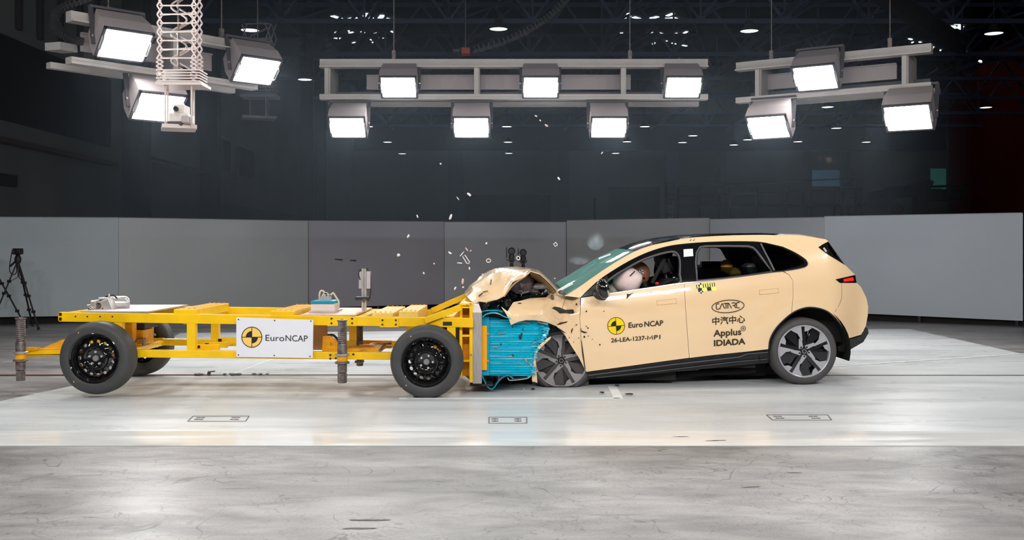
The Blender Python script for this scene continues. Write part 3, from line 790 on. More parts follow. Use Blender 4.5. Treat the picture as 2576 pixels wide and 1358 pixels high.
for x in (2117, 2149): q = P(x, 480, YS); MB().beam((q.x, YS-.1, q.z), (q.x, YS-.1, 0), .14, .14, (1, 0, 0)).build('red_post', rd_, sc_)
MB().bpx(2120, 462, 2146, 502, YS, YS+.5).build('control_cabinet', mat('dim_cabinet', rgb(80, 84, 80), .7), sc_)
pl_ = empty('robot_canopy', P(2300, 654, 50), 'dark boat-shaped canopy on a column at far right of the hall', 'canopy')
dkk = mat('dark_canopy', rgb(40, 36, 34), .7)
mb = sheet([[(2218, 478), (2235, 470), (2300, 466), (2340, 452), (2350, 456), (2340, 480), (2300, 494), (2222, 498)]], lambda x, y: 50.0, 60, 2.0); mb.build('hull', dkk, pl_)
q = P(2315, 490, 50.5); MB().beam((q.x, 50.5, q.z), (q.x, 50.5, 0), .6, .6, (1, 0, 0)).build('column', dkk, pl_)
for x0, x1 in ((2344, 2376), (2384, 2424)):
    t_ = MB().bpx(x0, 474, x1, 503, 50, 51.5, .1); t_.build('hanging_box', dkk, pl_)
MB().beam(P(2330, 470, 50.6), P(2440, 466, 50.6), .12, .12).build('support_beam', dkk, pl_)
# low sunlight through roof openings: small spots of warm light on the far walls
for (px, py, ang, en) in ((2085, 402, .55, 1300), (2066, 399, .4, 900), (2370, 466, .5, 900), (1778, 480, .5, 500), (1800, 486, .4, 500), (2028, 390, .3, 600), (2147, 426, .25, 500)):
    d = bpy.data.lights.new('sun_shaft', 'SPOT'); d.spot_size = radians(ang*2); d.spot_blend = .4; d.energy = en*3; d.color = (1, .62, .42); d.shadow_soft_size = .05
    o = bpy.data.objects.new('sun_shaft', d); C.objects.link(o); tgt = P(px, py, YB); o.location = tgt+Vector((-6, -22, 8)); o.location.z = min(o.location.z, 13)
    o.rotation_euler = (tgt-o.location).to_track_quat('-Z', 'Y').to_euler()
# tall dim scissor column at the right

# ---------------------------------------------------------------- thin haze hanging in the hall behind the screens
def haze(name, c, s_, dens, col, an=.3):
    m = bpy.data.materials.new(name); m.use_nodes = True; n = m.node_tree.nodes; n.clear()
    o_ = n.new('ShaderNodeOutputMaterial'); v = n.new('ShaderNodeVolumePrincipled')
    v.inputs['Density'].default_value = dens; v.inputs['Color'].default_value = col; v.inputs['Anisotropy'].default_value = an
    m.node_tree.links.new(v.outputs[0], o_.inputs['Volume'])
    ob = MB().box(c, s_).build(name, m); ob['kind'] = 'stuff'
    tag(ob, 'thin bluish haze lit by the floodlights in the hall', 'haze'); return ob
haze('haze', (-2.7, 40.8, 7.6), (16.4, 57, 12.2), .0070, (.66, .81, 1, 1))
# ================================================================ THE YELLOW TEST TROLLEY
def pw(px, py, Y): return P(px, py, Y)
trolley = empty('crash_trolley', (-2.3, 10.1, 0), 'yellow steel crash test trolley on four black wheels with blue barrier at its front', 'trolley')
YN, YFR = 9.45, 10.62          # near and far rail planes
def bar(mb, a, b, w_px, Y, dep=.075, bev=.006):
    """tube whose near face lies at depth Y, centre line a->b in the picture, w_px high"""
    mb.beam(P(a[0], a[1], Y)+Vector((0, dep/2, 0)), P(b[0], b[1], Y)+Vector((0, dep/2, 0)), dep, w_px*Y/F, (0, 0, 1), bev); return mb
def far(p, Yn=YN, Yf=YFR):
    """the same world point moved to the far side, as picture coordinates"""
    k = Yn/Yf; return (CX+(p[0]-CX)*k, HY+(p[1]-HY)*k)
def tb(name, mb, m=None, smooth=False, parent=None):
    if name in ('bolt', 'ridge', 'rivet', 'tube_stub', 'tube_opening', 'stiffener', 'lower_brace', 'tie_rod', 'front_upright', 'outrigger_arm', 'hydraulic_pipe'):
        return mb.each(name, m or M['yellow'], parent or trolley, smooth)
    return mb.build(name, m or M['yellow'], parent or trolley, smooth)
for Y, nm in ((YN, 'near'), (YFR, 'far')):
    g = (lambda p: p) if nm == 'near' else far
    s = 1 if nm == 'near' else YN/YFR
    mb = MB(); bar(mb, g((147, 797)), g((1190, 812)), 24*s, Y); tb('upper_side_rail', mb)
    mb = MB(); bar(mb, g((60, 888)), g((300, 885)), 14*s, Y); bar(mb, g((300, 889)), g((985, 896)), 19*s, Y); tb('lower_side_rail', mb)
    xs = (296, 480, 700, 1135) if nm == 'near' else (258, 447, 838, 1000)
    for x in xs:
        mb = MB(); y0 = interp([(147, 797), (1190, 812)], x); y1 = interp([(300, 889), (985, 896)], x)
        mb.beam(P(*g((x, y0+8)), Y)+Vector((0, .04, 0)), P(*g((x, y1-6)), Y)+Vector((0, .04, 0)), .07, 21*Y*s/F, (1, 0, 0)); tb('upright', mb)
# short open tube end faces at the rear
mb = MB()
for dy in (-6.5, 5.5): mb.bpx(148.3, 797+dy-4, 155, 797+dy+4, YN-.002, YN+.02)
for dy in (-6.5, 5.5): mb.box(P(147, 797+dy, YN)+Vector((-.003, .04, 0)), (.006, .05, .03))
tb('tube_opening', mb, M['black_and_shade'])
# cross members between the rails
def cross(px, py, w, h, name='cross_member', m=None, Ya=YN+.03, Yb=YFR+.04, bev=.006):
    a = P(px, py, Ya); mb = MB().box((a.x, (Ya+Yb)/2, a.z), (w, Yb-Ya, h), bev=bev); return tb(name, mb, m)
for px, w in ((155, .07), (470, .07), (905, .07), (1130, .08)): cross(px, 797 if px < 400 else 806, w, .07)
for px, py in ((300, 890), (495, 886), (700, 888), (905, 892)): cross(px, py, .06, .05)
# raised bolted weight blocks lying across the rails
for (x0, x1, yt, yb) in ((436, 492, 778, 800), (680, 738, 782, 800), (935, 988, 787, 812), (1003, 1050, 783, 812)):
    a = P(x0, yb, YN); b = P(x1, yt, YN)
    Ya, Yb = YN+.005, YFR-.05
    mb = MB().box(((a.x+b.x)/2, (Ya+Yb)/2, (a.z+b.z)/2), (b.x-a.x, Yb-Ya, b.z-a.z), bev=.006)
    o = tb('weight_block', mb, M['yellow_pale'] if x0 > 900 else M['yellow'])
    mb = MB()
    for i in range(4):
        for yy in (Ya+.06, Yb-.08): mb.lathe([(.001, 0), (.008, 0), (.007, .010), (.001, .010)], (a.x+(b.x-a.x)*(.14+.24*i), yy, b.z), 'Z', 6)
    tb('bolt', mb, M['yellow_dirty'], parent=o)
    if x0 < 900:
        mb = MB()
        for j in range(3): mb.box((a.x+.01+(b.x-a.x)*(.2+.3*j), (Ya+Yb)/2, b.z+.001), (.012, Yb-Ya-.1, .006))
        tb('ridge', mb, M['yellow_dirty'], parent=o)
# decks
def deck(x0, x1, y, m, th=.012, Ya=YN+.01, Yb=YFR):
    a = P(x0, y, YN); b = P(x1, y, YN); return tb('deck_plate', MB().box(((a.x+b.x)/2, (Ya+Yb)/2, a.z), (b.x-a.x, Yb-Ya, th)), m)
deck(206, 372, 784.5, M['deck_grey']); deck(755, 892, 793, M['deck'])
# fish plates with bolts on the near rail
for (x0, x1, y0, y1) in ((823, 897, 796, 820), (955, 1003, 800, 823)):
    o = tb('joint_plate', MB().bpx(x0, y0, x1, y1, YN-.012, YN, .002))
    mb = MB()
    for fx in (.15, .85):
        for fy in (.22, .7): mb.lathe([(.001, 0), (.009, 0), (.009, -.01), (.001, -.01)], P(x0+(x1-x0)*fx, y0+(y1-y0)*fy, YN-.012), 'Y', 8)
    tb('bolt', mb, M['black_plastic'], parent=o)
mb = MB()
for x in (190, 220, 252, 283): mb.lathe([(.001, 0), (.007, 0), (.007, -.004), (.001, -.004)], P(x, 796, YN), 'Y', 8)
for x, y in ((831, 893), (831, 902), (845, 901), (889, 891)): mb.lathe([(.001, 0), (.01, 0), (.01, -.008), (.001, -.008)], P(x, y, YN), 'Y', 8)
tb('rivet', mb, M['black_plastic'])
# slotted dark vent near the front
tb('vent_slot', MB().bpx(1114, 809, 1137, 819, YN-.003, YN+.01, .003), M['black_plastic'])
# small tube stubs amid the frame
mb = MB(); 
for (x, y, Y1) in ((493, 874, 9.62), (515, 868, 9.8), (548, 857, 10.2)):
    a = P(x, y, Y1); mb.box((a.x+.10, a.y+.03, a.z), (.22, .055, .055), bev=.004)
tb('tube_stub', mb)
mb = MB()
for (x, y, Y1) in ((493, 874, 9.62), (515, 868, 9.8), (548, 857, 10.2)):
    a = P(x, y, Y1); mb.box((a.x-.012, a.y+.03, a.z), (.004, .035, .035)); mb.box((a.x+.02, a.y, a.z), (.035, .006, .038))
tb('tube_opening', mb, M['black_and_shade'])
# rear brackets, gearbox-like block above the far lower rail behind the near rear wheel
o = tb('gusset', sheet([[(92, 880), (110, 874), (158, 854), (200, 854), (200, 892), (92, 892)]], lambda x, y: YN+.01, 30, .03), M['yellow_dirty'])
o = tb('gusset', sheet([[(66, 874), (96, 874), (96, 880), (66, 884)]], lambda x, y: YN-.02, 30, .05), M['yellow_dirty'])
tb('brake_block', MB().bpx(332, 830, 360, 866, 10.0, 10.3, .01), M['yellow_dirty'])
tb('brake_block', MB().bpx(310, 812, 333, 870, 9.85, 9.97, .01), M['yellow_dirty'])
tb('hydraulic_block', MB().bpx(334, 808, 364, 828, 10.0, 10.4, .01), M['black_plastic'])
mb = MB(); mb.tube([P(340, 862, 9.9), P(345, 852, 9.88), P(358, 850, 9.88), P(362, 866, 9.9)], .008, 6); mb.tube([P(362, 850, 9.8), P(362, 868, 9.8)], .018, 8)
tb('hydraulic_pipe', mb, M['steel_dark'])
# brown cover behind the sign, triangle bracket with a hole, lower cross arms
tb('side_cover', MB().bpx(770, 812, 823, 880, YN+.5, YN+.53), mat('dusty_brown_cover', rgb(176, 132, 84), .5, metal=.3))
tri = [(812, 846), (830, 844), (851, 861), (851, 884), (810, 884)]
tb('pull_bracket', sheet([tri, [(831, 860), (840, 866), (831, 871)]], lambda x, y: 9.62, 30, .03), M['yellow_dirty'])
mb = MB().tube(cr([P(824, 843, 9.65), P(838, 843, 9.64), P(848, 852, 9.6), P(856, 862, 9.56)]), .012, 8); tb('hose', mb, M['black_plastic'])
mb = MB(); mb.beam(P(872, 878, 9.9), P(965, 876, 9.9), .30, .03); tb('lower_deck', mb, M['yellow_dirty'])
mb = MB(); mb.beam(P(905, 861, 10.5), P(985, 863, 10.5), .06, .05); mb.beam(P(905, 870, 10.2), P(985, 872, 10.2), .05, .03); tb('lower_brace', mb, M['yellow_dirty'])
mb = MB(); mb.tube([P(955, 883, 9.6), P(968, 866, 10.2)], .014, 8); mb.tube([P(936, 866, 10.3), P(985, 864, 10.3)], .01, 8); tb('tie_rod', mb, M['steel_dark'])
mb = MB(); mb.ball(P(905, 910, 9.7), .02, 8, (1.6, 1, 1)); mb.tube([P(893, 910, 9.7), P(916, 908, 9.7)], .012, 8); tb('tow_hook', mb, M['steel_dark'])
# skid behind: leaf arm from the strut to the rear axle
for y in (880, 894):
    tb('outrigger_arm', bar(MB(), (66, y), (160, y-2), 7, YN+.0, .04), M['yellow_dirty'])

# guide struts: spring, tube, flanges, foot
def strut(px, py0, py1, Y, r_px):
    k = Y/F; top = P(px, py0, Y); bot = P(px, py1, Y); H = top.z-bot.z; r = r_px*k
    t = empty('guide_strut', (0, 0, 0)); t.parent = trolley; t.location = Vector((top.x, Y, bot.z))-trolley.location
    def lat(name, prof, m): 
        ob = MB().lathe([(a*r, b*H) for a, b in prof], (0, 0, 0), 'Z', 20).build(name, m, None); ob.parent = t
        ob.location = (0, 0, 0)
        me = ob.data
        return ob
    def lat(name, prof, m, n=20):
        mb = MB().lathe([(a*r, b*H) for a, b in prof], t_loc, 'Z', n); return mb.build(name, m, t, True)
    t_loc = Vector((top.x, Y, bot.z))
    lat('lower_tube', [(.0, .17), (.86, .17), (.86, .31), (.0, .31)], M['steel_dark'])
    lat('foot', [(.0, 0), (.8, .0), (.86, .02), (.86, .15), (.6, .17), (0, .17)], M['steel_dark'], 6)
    lat('collar', [(0, .30), (1.3, .305), (1.35, .325), (1.1, .34), (0, .34)], M['steel_dark'])
    lat('sleeve', [(0, .34), (.95, .34), (.95, .42), (0, .42)], M['yellow_dirty'])
    lat('collar', [(0, .42), (1.25, .425), (1.3, .45), (1.1, .46), (0, .46)], M['steel'])
    lat('upper_tube', [(0, .46), (.88, .46), (.88, .60), (.8, .62), (0, .62)], M['steel_dark'])
    lat('core_rod', [(0, .6), (.42, .6), (.42, .98), (0, .98)], M['steel_dark'])
    pts = []
    for i in range(12*16+1):
        a = 2*pi*i/16; pts.append(t_loc+Vector((cos(a)*r*.68, sin(a)*r*.68, H*(.615+.355*i/(12*16)))))
    MB().tube(pts, r*.17, 6).build('spring', M['steel_dark'], t, True)
    lat('top_cap', [(0, .965), (.95, .965), (.95, .985), (.3, .99), (.2, 1), (0, 1)], M['steel_dark'])
    return t
strut(52, 797, 957, 9.3, 14); strut(861, 802, 963, 9.28, 14); strut(905, 818, 920, 10.3, 10)

# ---- wheels
mat_nut = mat('zinc_nut', rgb(190, 192, 194), .35, metal=.2)
def wheel(px, py, Y, r_px_at, fx=0, side=1, name='wheel', axle=True):
    """pressed-steel trolley wheel; the outer face lies at depth Y"""
    k = Y/F; c = P(px, py, Y); r = .326; w_ = .215*side
    t = empty('wheel', c-trolley.location, parent=trolley)
    prof = [(.222, .012), (.226, -.004), (.245, -.012), (.285, -.012), (.305, .0), (.318, .022), (.325, .05), (.326, .107), (.325, .165), (.318, .193), (.3, .212), (.24, .22), (.218, .205), (.205, .19), (.205, .02), (.222, .012)]
    mb = MB().lathe([(a, b*side) for a, b in prof], c, 'Y', 64); ty = mb.build('tyre', M['rubber'], t, True, ang=50)
    # tread grooves as thin dark rings
    mb = MB()
    for g in (.062, .09, .125, .152): mb.lathe([(.3262, (g-.003)*side), (.3268, g*side), (.3262, (g+.003)*side)], c, 'Y', 64)
    mb.build('tread_grooves', M['black_plastic'], t)
    rim = MB().lathe([(a, b*side) for a, b in [(.224, .002), (.228, -.003), (.222, -.006), (.214, .0), (.206, .02), (.196, .035), (.188, .05), (.184, .075), (.184, .1)]], c, 'Y', 64).build('rim', M['black_gloss'], t, True)
    # disc with a ring of round holes
    mb = MB(); N = 15; ra, rb, rh, dz = .118, .184, .0145, .055
    def cell(k):
        a0, a1 = 2*pi*k/N, 2*pi*(k+1)/N; am = (a0+a1)/2; rm = .150; out = []; inn = []
        for j in range(16):
            th = 2*pi*j/16; dx, dy = cos(th), sin(th); s = 1/max(abs(dx), abs(dy))
            rr = rm+(rb-rm)*dx*s if dx > 0 else rm+(rm-ra)*dx*s
            aa = am+(a1-a0)/2*dy*s
            dpt = interp([(ra, .035), (.150, .05), (rb, .075)], rr)
            out.append(c+Vector((rr*cos(aa), dpt*side, rr*sin(aa))))
            hr = rm+rh*dx; ha = am+rh*1.25*dy/rm; inn.append(c+Vector((hr*cos(ha), .05*side, hr*sin(ha))))
        return out, inn
    for k_ in range(N):
        out, inn = cell(k_); n0 = len(mb.v); mb.v += out+inn+[v+Vector((0, .02*side, 0)) for v in inn]
        for j in range(16):
            j1 = (j+1) % 16; mb.f.append([n0+j, n0+j1, n0+16+j1, n0+16+j]); mb.f.append([n0+16+j, n0+16+j1, n0+32+j1, n0+32+j])
    mb.lathe([(a, b*side) for a, b in [(.118, .035), (.108, .018), (.098, .012), (.09, .018), (.082, .035), (.072, .042), (.03, .042), (.0001, .042)]], c, 'Y', 48)
    ds = mb.build('wheel_disc', M['black_gloss'], t, True)
    MB().lathe([(.0001, .022*side), (.024, .022*side), (.028, .03*side), (.028, .045*side)], c, 'Y', 20).build('hub_cap', mat('grey_hub', rgb(126, 122, 122), .5), t, True)
    mb = MB()
    for j in range(5):
        a = 2*pi*j/5+pi/2+fx; mb.lathe([(.0001, .016*side), (.008, .018*side), (.012, .03*side), (.012, .044*side)], c+Vector((cos(a)*.057, 0, sin(a)*.057)), 'Y', 6)
    mb.each('wheel_nut', mat_nut, t)
    if axle:
        MB().lathe([(.0001, .06*side), (.07, .06*side), (.07, .20*side), (.0001, .20*side)], c, 'Y', 20).build('brake_drum', M['yellow_dirty'], t, True)
    # small marks on the tyre wall
    mb = MB()
    for a, rr in ((2.1, .268), (4.0, .27)): mb.lathe([(.0001, -.0135*side), (.005, -.0135*side), (.005, -.01*side)], c+Vector((cos(a)*rr, 0, sin(a)*rr)), 'Y', 8)
    mb.each('tyre_dot', M['emb_amber'], t)
    return t
wheel(237, 902, 9.2, 92, 0); wheel(1072, 911, 9.2, 92, .9)
wheel(366, 861.5, 10.95, 79, .4, side=-1); 
pf = P(1072, 911, 9.2); qx = CX+pf.x*F/10.95; wheel(qx-4, HY+(EYE-.328)*F/10.95, 10.95, 79, .2, side=-1)
for px, py in ((237, 902), (1072, 911)):
    a = P(px, py, 9.2); tb('axle', MB().tube([a+Vector((0, .19, 0)), a+Vector((.02, 1.6, 0))], .035, 12), M['yellow_dirty'], True)

# ---- sign board
sg = tb('sign_board', MB().add([P(594.5, 798.5, 9.38), P(788, 804.5, 9.38), P(786.7, 900.5, 9.38), P(594.5, 897.5, 9.38)], [(0, 1, 2, 3)]).solid(Vector((0, .012, 0))), M['white'])
sg['label'] = 'white board lettered Euro NCAP'
Sg = lambda x, y: 9.38
text_mb('Euro', 668, 857, 715, 858, 15.5, Sg, .003).build('lettering', M['ink'], sg)
text_mb('NCAP', 718.5, 858, 774, 859, 15.5, Sg, .003).build('lettering', M['ink'], sg)
def emblem(cx, cy, r, S, rot, mY, mL, parent, sq=1.0, mK=None):
    """quartered roundel: yellow disc, dark cross and rim, two dark inner quadrants"""
    def pt(rr, a, off): x = cx+rr*cos(a+rot)*sq; y = cy-rr*sin(a+rot); return P(x, y, S(x, y)-off)
    def ring(r0, r1, a0, a1, off, m, name, n=24):
        mb = MB(); mb.grid([[pt(r0, a0+(a1-a0)*i/n, off) for i in range(n+1)], [pt(r1, a0+(a1-a0)*i/n, off) for i in range(n+1)]]); return mb
    o = ring(.01, r, 0, 2*pi, .002, mY, 'd', 48).build('emblem_disc', mY, parent)
    mb = ring(r*.95, r*1.03, 0, 2*pi, .003, mL, 'r', 48)
    for a in (0, pi/2, pi, 3*pi/2):
        w = .035*r; mb.add([pt(hypot(.01, w), a+pi/2, .003), pt(hypot(r, w), a+atan2(w, r), .003), pt(hypot(r, w), a-atan2(w, r), .003), pt(w, a-pi/2, .003)], [(0, 1, 2, 3)])
    mb.build('emblem_ring', mL, parent)
    mb = ring(.01, r*.60, pi/2, pi, .004, None, 'q'); b2 = ring(.01, r*.60, 3*pi/2, 2*pi, .004, None, 'q'); mb.add(b2.v, b2.f); mb.each('emblem_quadrant', mK or M['ink'], parent)
emblem(633.5, 848, 25.5, Sg, 0, M['emb_amber'], mat('emblem_dark_line', rgb(60, 45, 30), .5), sg)
mb = MB()
for x, y in ((600, 803.5), (691, 806), (782, 807.5), (600, 892.5), (690, 894), (780, 896)): mb.lathe([(.0001, -.004), (.006, -.004), (.006, 0)], P(x, y, 9.38), 'Y', 10)
mb.each('screw', M['ink'], sg)

# ---- equipment on the rear deck: motor-like cast unit
eq = empty('brake_unit', P(270, 783, 9.9)-trolley.location, parent=trolley)
cA = P(305, 763, 10.0)
rot = Matrix.Rotation(radians(-18), 3, 'Y') @ Matrix.Rotation(radians(20), 3, 'Z')
MB().lathe([(.0001, -.12), (.05, -.12), (.068, -.105), (.072, -.09), (.072, .03), (.066, .055), (.045, .075), (.0001, .082)], cA, 'X', 32, M=Matrix.Rotation(radians(25), 3, 'Z')).build('cylinder', M['alu'], eq, True)
MB().beam(P(272, 752, 9.9), P(284, 781, 9.9), .2, .09, bev=.01).build('casting', M['alu'], eq)
MB().bpx(238, 755, 276, 781, 9.85, 10.1, .02).build('gear_housing', M['steel_dark'], eq)
mb = MB(); mb.lathe([(.03, -.02), (.045, -.02), (.045, .03), (.03, .03), (.03, -.02)], P(249, 769, 9.84), 'Y', 24); mb.build('pulley', M['alu'], eq, True)
MB().bpx(226, 755, 241, 779, 9.8, 9.95, .012).build('bracket', M['alu'], eq)
MB().tube(cr([P(262, 750, 9.9), P(272, 744, 9.9), P(286, 743, 9.9), P(296, 752, 9.95), P(302, 755, 9.95)]), .008, 6).build('hose', M['black_plastic'], eq)
mb = MB(); mb.bpx(247, 748, 272, 754, 9.85, 10.0, .006); mb.bpx(218, 766, 230, 771, 9.85, 9.95, .004); mb.each('cap_plate', M['alu'], eq)
mb = MB(); mb.ball(P(258, 783, 9.75), .014, 6); mb.ball(P(228, 777, 9.8), .024, 8); mb.ball(P(275, 744, 9.9), .016, 8); mb.each('fitting', M['chrome'], eq, True)
# data recorder box with cables
rc = empty('data_recorder', P(812, 785, 9.9)-trolley.location, parent=trolley)
MB().bpx(782, 764, 841, 783, 9.8, 10.1, .006).build('case', mat('off_white_case', rgb(232, 214, 206), .5), rc)
MB().bpx(776, 782, 844, 786.5, 9.75, 10.15, .004).build('foot_plate', M['deck_grey'], rc)
MB().bpx(781.5, 757, 841, 764.5, 9.79, 10.1, .006).build('lid', mat('teal_lid', rgb(0, 150, 178), .35), rc)
cab = mat('pale_cable', rgb(215, 200, 178), .5)
for pts in ([(804, 758), (804, 738), (809, 731), (815, 734), (819, 740)], [(811, 758), (811, 745), (816, 738), (824, 738)], [(817, 758), (817, 742), (822, 737), (826, 742)],
            [(832, 742), (838, 737), (843, 744), (851, 757), (852, 766), (846, 776), (842, 782)], [(822, 758), (822, 749), (828, 744), (832, 742)], [(827, 758), (828, 746), (832, 742)]):
    MB().tube(cr([P(x, y, 9.92) for x, y in pts], 6), .009, 6).build('cable', cab, rc, True)
mb = MB()
for x in (804, 809, 815, 821, 825, 831): mb.lathe([(.009, 0), (.013, 0), (.013, .045), (.009, .045)], P(x, 757.5, 9.92), 'Z', 10)
mb.each('plug', M['deck_grey'], rc)
# sensor post of slotted aluminium
sp = empty('sensor_post', P(916, 785, 10.1)-trolley.location, parent=trolley)
mb = MB(); mb.bpx(909.5, 676, 914.5, 784, 10.1, 10.14); mb.bpx(916.5, 676, 921, 784, 10.1, 10.14); mb.bpx(911, 676, 920, 784, 10.115, 10.14); mb.build('profile_bar', M['alu'], sp)
MB().bpx(902.5, 683, 909.5, 726, 10.1, 10.16, .003).build('light_plate', mat('pale_grey_plate', rgb(176, 174, 182), .4), sp)
MB().bpx(921.5, 683, 931.5, 726, 10.1, 10.16, .003).build('light_plate', mat('pale_grey_plate', rgb(186, 184, 192), .4), sp)
MB().bpx(893, 747, 926, 755, 10.05, 10.18, .003).build('clamp', M['black_plastic'], sp)
MB().bpx(913, 749, 922, 754, 10.04, 10.06, .002).build('clamp_screw', M['chrome'], sp)
mb = MB(); mb.tube(cr([P(931, 684, 10.12), P(932.5, 720, 10.12), P(931, 745, 10.12), P(926, 757, 10.12)]), .007, 6); mb.tube(cr([P(904, 680, 10.1), P(902, 690, 10.1), P(906, 704, 10.1)]), .006, 6); mb.each('cable', M['black_plastic'], sp)
mb = MB(); mb.bpx(921, 674, 926, 680, 10.1, 10.14); mb.bpx(904, 677, 909, 682, 10.1, 10.14); mb.each('sensor', M['black_plastic'], sp)

# ---- front carriage
YC = 9.5
mb = MB(); mb.bpx(1156, 768, 1163, 948, YC+.01, YC+.9); mb.bpx(1181, 768, 1189, 962, YC, YC+1.1); tb('front_upright', mb)
mb = MB()
for y in (770, 842, 905): mb.bpx(1158, y, 1187, y+5, YC+.012, YC+.88)
tb('stiffener', mb)
tb('front_web', MB().bpx(1162, 770, 1183, 945, YC+.16, YC+.19), M['yellow_dirty'])
mb = MB(); mb.beam(P(1070, 806, YN), P(1160, 772, YN), .07, 15*YN/F); tb('diagonal_brace', mb)
mb = MB(); mb.beam(P(*far((1062, 800)), YFR), P(*far((1164, 756)), YFR), .07, 15*YN/F); tb('diagonal_brace', mb)
mb = MB(); mb.bpx(1156, 763, 1189, 768.5, YC-.006, YC+1.1); tb('top_plate', mb, M['yellow'])
mb = MB().add([P(1163, 940, YC+.4), P(1189, 962, YC+.4), P(1189, 905, YC+.4), P(1163, 905, YC+.4)], [(0, 1, 2, 3)]).solid(Vector((0, .03, 0))); tb('foot_gusset', mb, M['yellow_dirty'])
mb = MB()
for x, y in ((1186, 807), (1185, 892), (1175, 767), (1184, 764)): mb.lathe([(.0001, -.015), (.008, -.015), (.009, 0)], P(x, y, YC), 'Y', 8)
tb('bolt', mb, M['steel'])
o = tb('face_plate', MB().bpx(1189, 786, 1212, 965, YC, YC+1.25, .003), M['plate_grey'])
tb('plate_cap', MB().add([P(1189, 786, YC), P(1212, 786, YC), P(1204, 764, YC+.06), P(1188, 764, YC+.06)], [(0, 1, 2, 3)]).solid(Vector((0, .05, 0))), mat('pale_plate_cap', rgb(226, 214, 208), .5))
tb('skid_plate', MB().bpx(1182, 966, 1240, 971, YC+.05, YC+1.0), M['black_plastic'])
# ---- crushed barrier block
def Sb(x, y):
    b = 9.63+.006*sin(y*2*pi/6.2)
    if x > 1345: b += .012*sin(x*.5+y*.35)+(x-1345)*.002
    return b
bar_ = empty('barrier_block', P(1290, 945, 10)-trolley.location, 'cyan crushed honeycomb barrier block', parent=trolley)
out = [(1213, 797), (1240, 799), (1300, 806), (1330, 800), (1352, 803), (1366, 811), (1380, 817), (1382, 829), (1378, 842), (1366, 857), (1356, 864), (1349, 877), (1341, 890), (1340, 905), (1343, 918), (1340, 932), (1343, 941), (1336, 946), (1213, 944)]
def crush(v):
    return v
mb = sheet([out], Sb, 12, 0, stepy=1.55); 
rr = random.Random(4)
from mathutils import noise as mnoise
def sm_(a, b, x):
    t = min(1, max(0, (x-a)/(b-a))); return t*t*(3-2*t)
def cfn(v):
    q = mnoise.noise(Vector((v.x*5, v.z*50, 0)))*.003 + mnoise.noise(Vector((v.x*22, v.z*22, 3)))*.014*sm_(.12, .26, v.x)
    return v+Vector((q*.4, q, 0))
mb.xf(cfn); mb.solid(Vector((0, 1.0, 0))); mb.build('honeycomb_face', M['cyan'], bar_, True, ang=25)
MB().bpx(1212.5, 797, 1230, 944, 9.60, 9.63).build('mounting_flange', mat('cyan_flange', rgb(0, 160, 195), .4), bar_)
o = MB().bpx(1212, 819, 1225, 931, 9.57, 9.60, .002).build('bolt_strip', mat('amber_strip', rgb(255, 176, 0), .45), bar_)
mb = MB()
for y in (839, 908): mb.lathe([(.0001, -.018), (.009, -.014), (.011, 0)], P(1227.5, y, 9.60), 'Y', 8)
mb.each('bolt', M['orange'], bar_)
def curl(pts, name, m, w0=9.56, w1=10.5, th=.008, inner=None):
    c = cr(pts, 6); mb = MB()
    mb.grid([[P(x, y, w0) for x, y in c], [P(x, y, w0)+Vector((0, w1-w0, 0)) for x, y in c]]); mb.solid(th); return mb.build(name, m, bar_, True)
curl([(1211, 944), (1221, 966), (1233, 979), (1243, 976), (1255, 960), (1268, 949), (1280, 946), (1290, 954)], 'folded_sheet', M['cyan_dark'])
curl([(1276, 950), (1281, 957), (1296, 957), (1326, 953), (1336, 946)], 'folded_sheet', M['foil'])
curl([(1213, 797), (1222, 790), (1240, 786), (1256, 789), (1270, 796), (1285, 800)], 'folded_sheet', M['cyan'], 9.5, 10.4)
curl([(1213, 783), (1222, 781), (1250, 780), (1268, 786), (1282, 795)], 'folded_sheet', M['cyan'], 9.65, 10.4)
MB().bpx(1214, 786, 1275, 799, 9.6, 10.4).build('dark_gap', M['black_and_shade'], bar_)
# torn foil ends along the crushed edge
mb = MB(); rr = random.Random(11)
for i in range(46):
    f = i/45
    x = interp([(0, 1372), (.25, 1378), (.45, 1356), (.6, 1345), (.8, 1342), (1, 1340)], f)+rr.uniform(-9, 4); y = interp([(0, 812), (.25, 842), (.45, 862), (.6, 888), (.8, 918), (1, 942)], f)+rr.uniform(-4, 4)
    p = P(x, y, 9.63+rr.uniform(-.012, .01)); L_ = rr.uniform(.015, .04); a_ = rr.uniform(-.5, .9)
    mb.box(p, (L_, .006, rr.uniform(.008, .018)), Matrix.Rotation(a_, 3, 'Y') @ Matrix.Rotation(rr.uniform(-.5, .5), 3, 'X'))
mb.build('torn_foil', M['cyan'], bar_)
mb = MB()
for (x, y, a_) in ((1345, 862, -.35), (1333, 913, .1), (1322, 905, .9), (1345, 935, -.3), (1325, 812, .1), (1350, 806, .3), (1362, 812, .2), (1246, 872, 0), (1262, 838, 0), (1285, 896, 0)):
    mb.box(P(x, y, 9.615), (rr.uniform(.03, .07), .004, .012), Matrix.Rotation(a_, 3, 'Y'))
mb.each('bare_foil_patch', M['foil'], bar_)
mb = MB()
for (x, y, s_) in ((1309, 848, .05), (1312, 841, .03), (1260, 866, .022), (1290, 894, .028), (1252, 871, .015), (1235, 861, .015), (1289, 822, .02), (1315, 829, .02)):
    mb.ball(P(x, y, 9.622), s_*.4, 5, (.7, .3, 1.2))
mb.each('puncture_mark', M['black_plastic'], bar_)
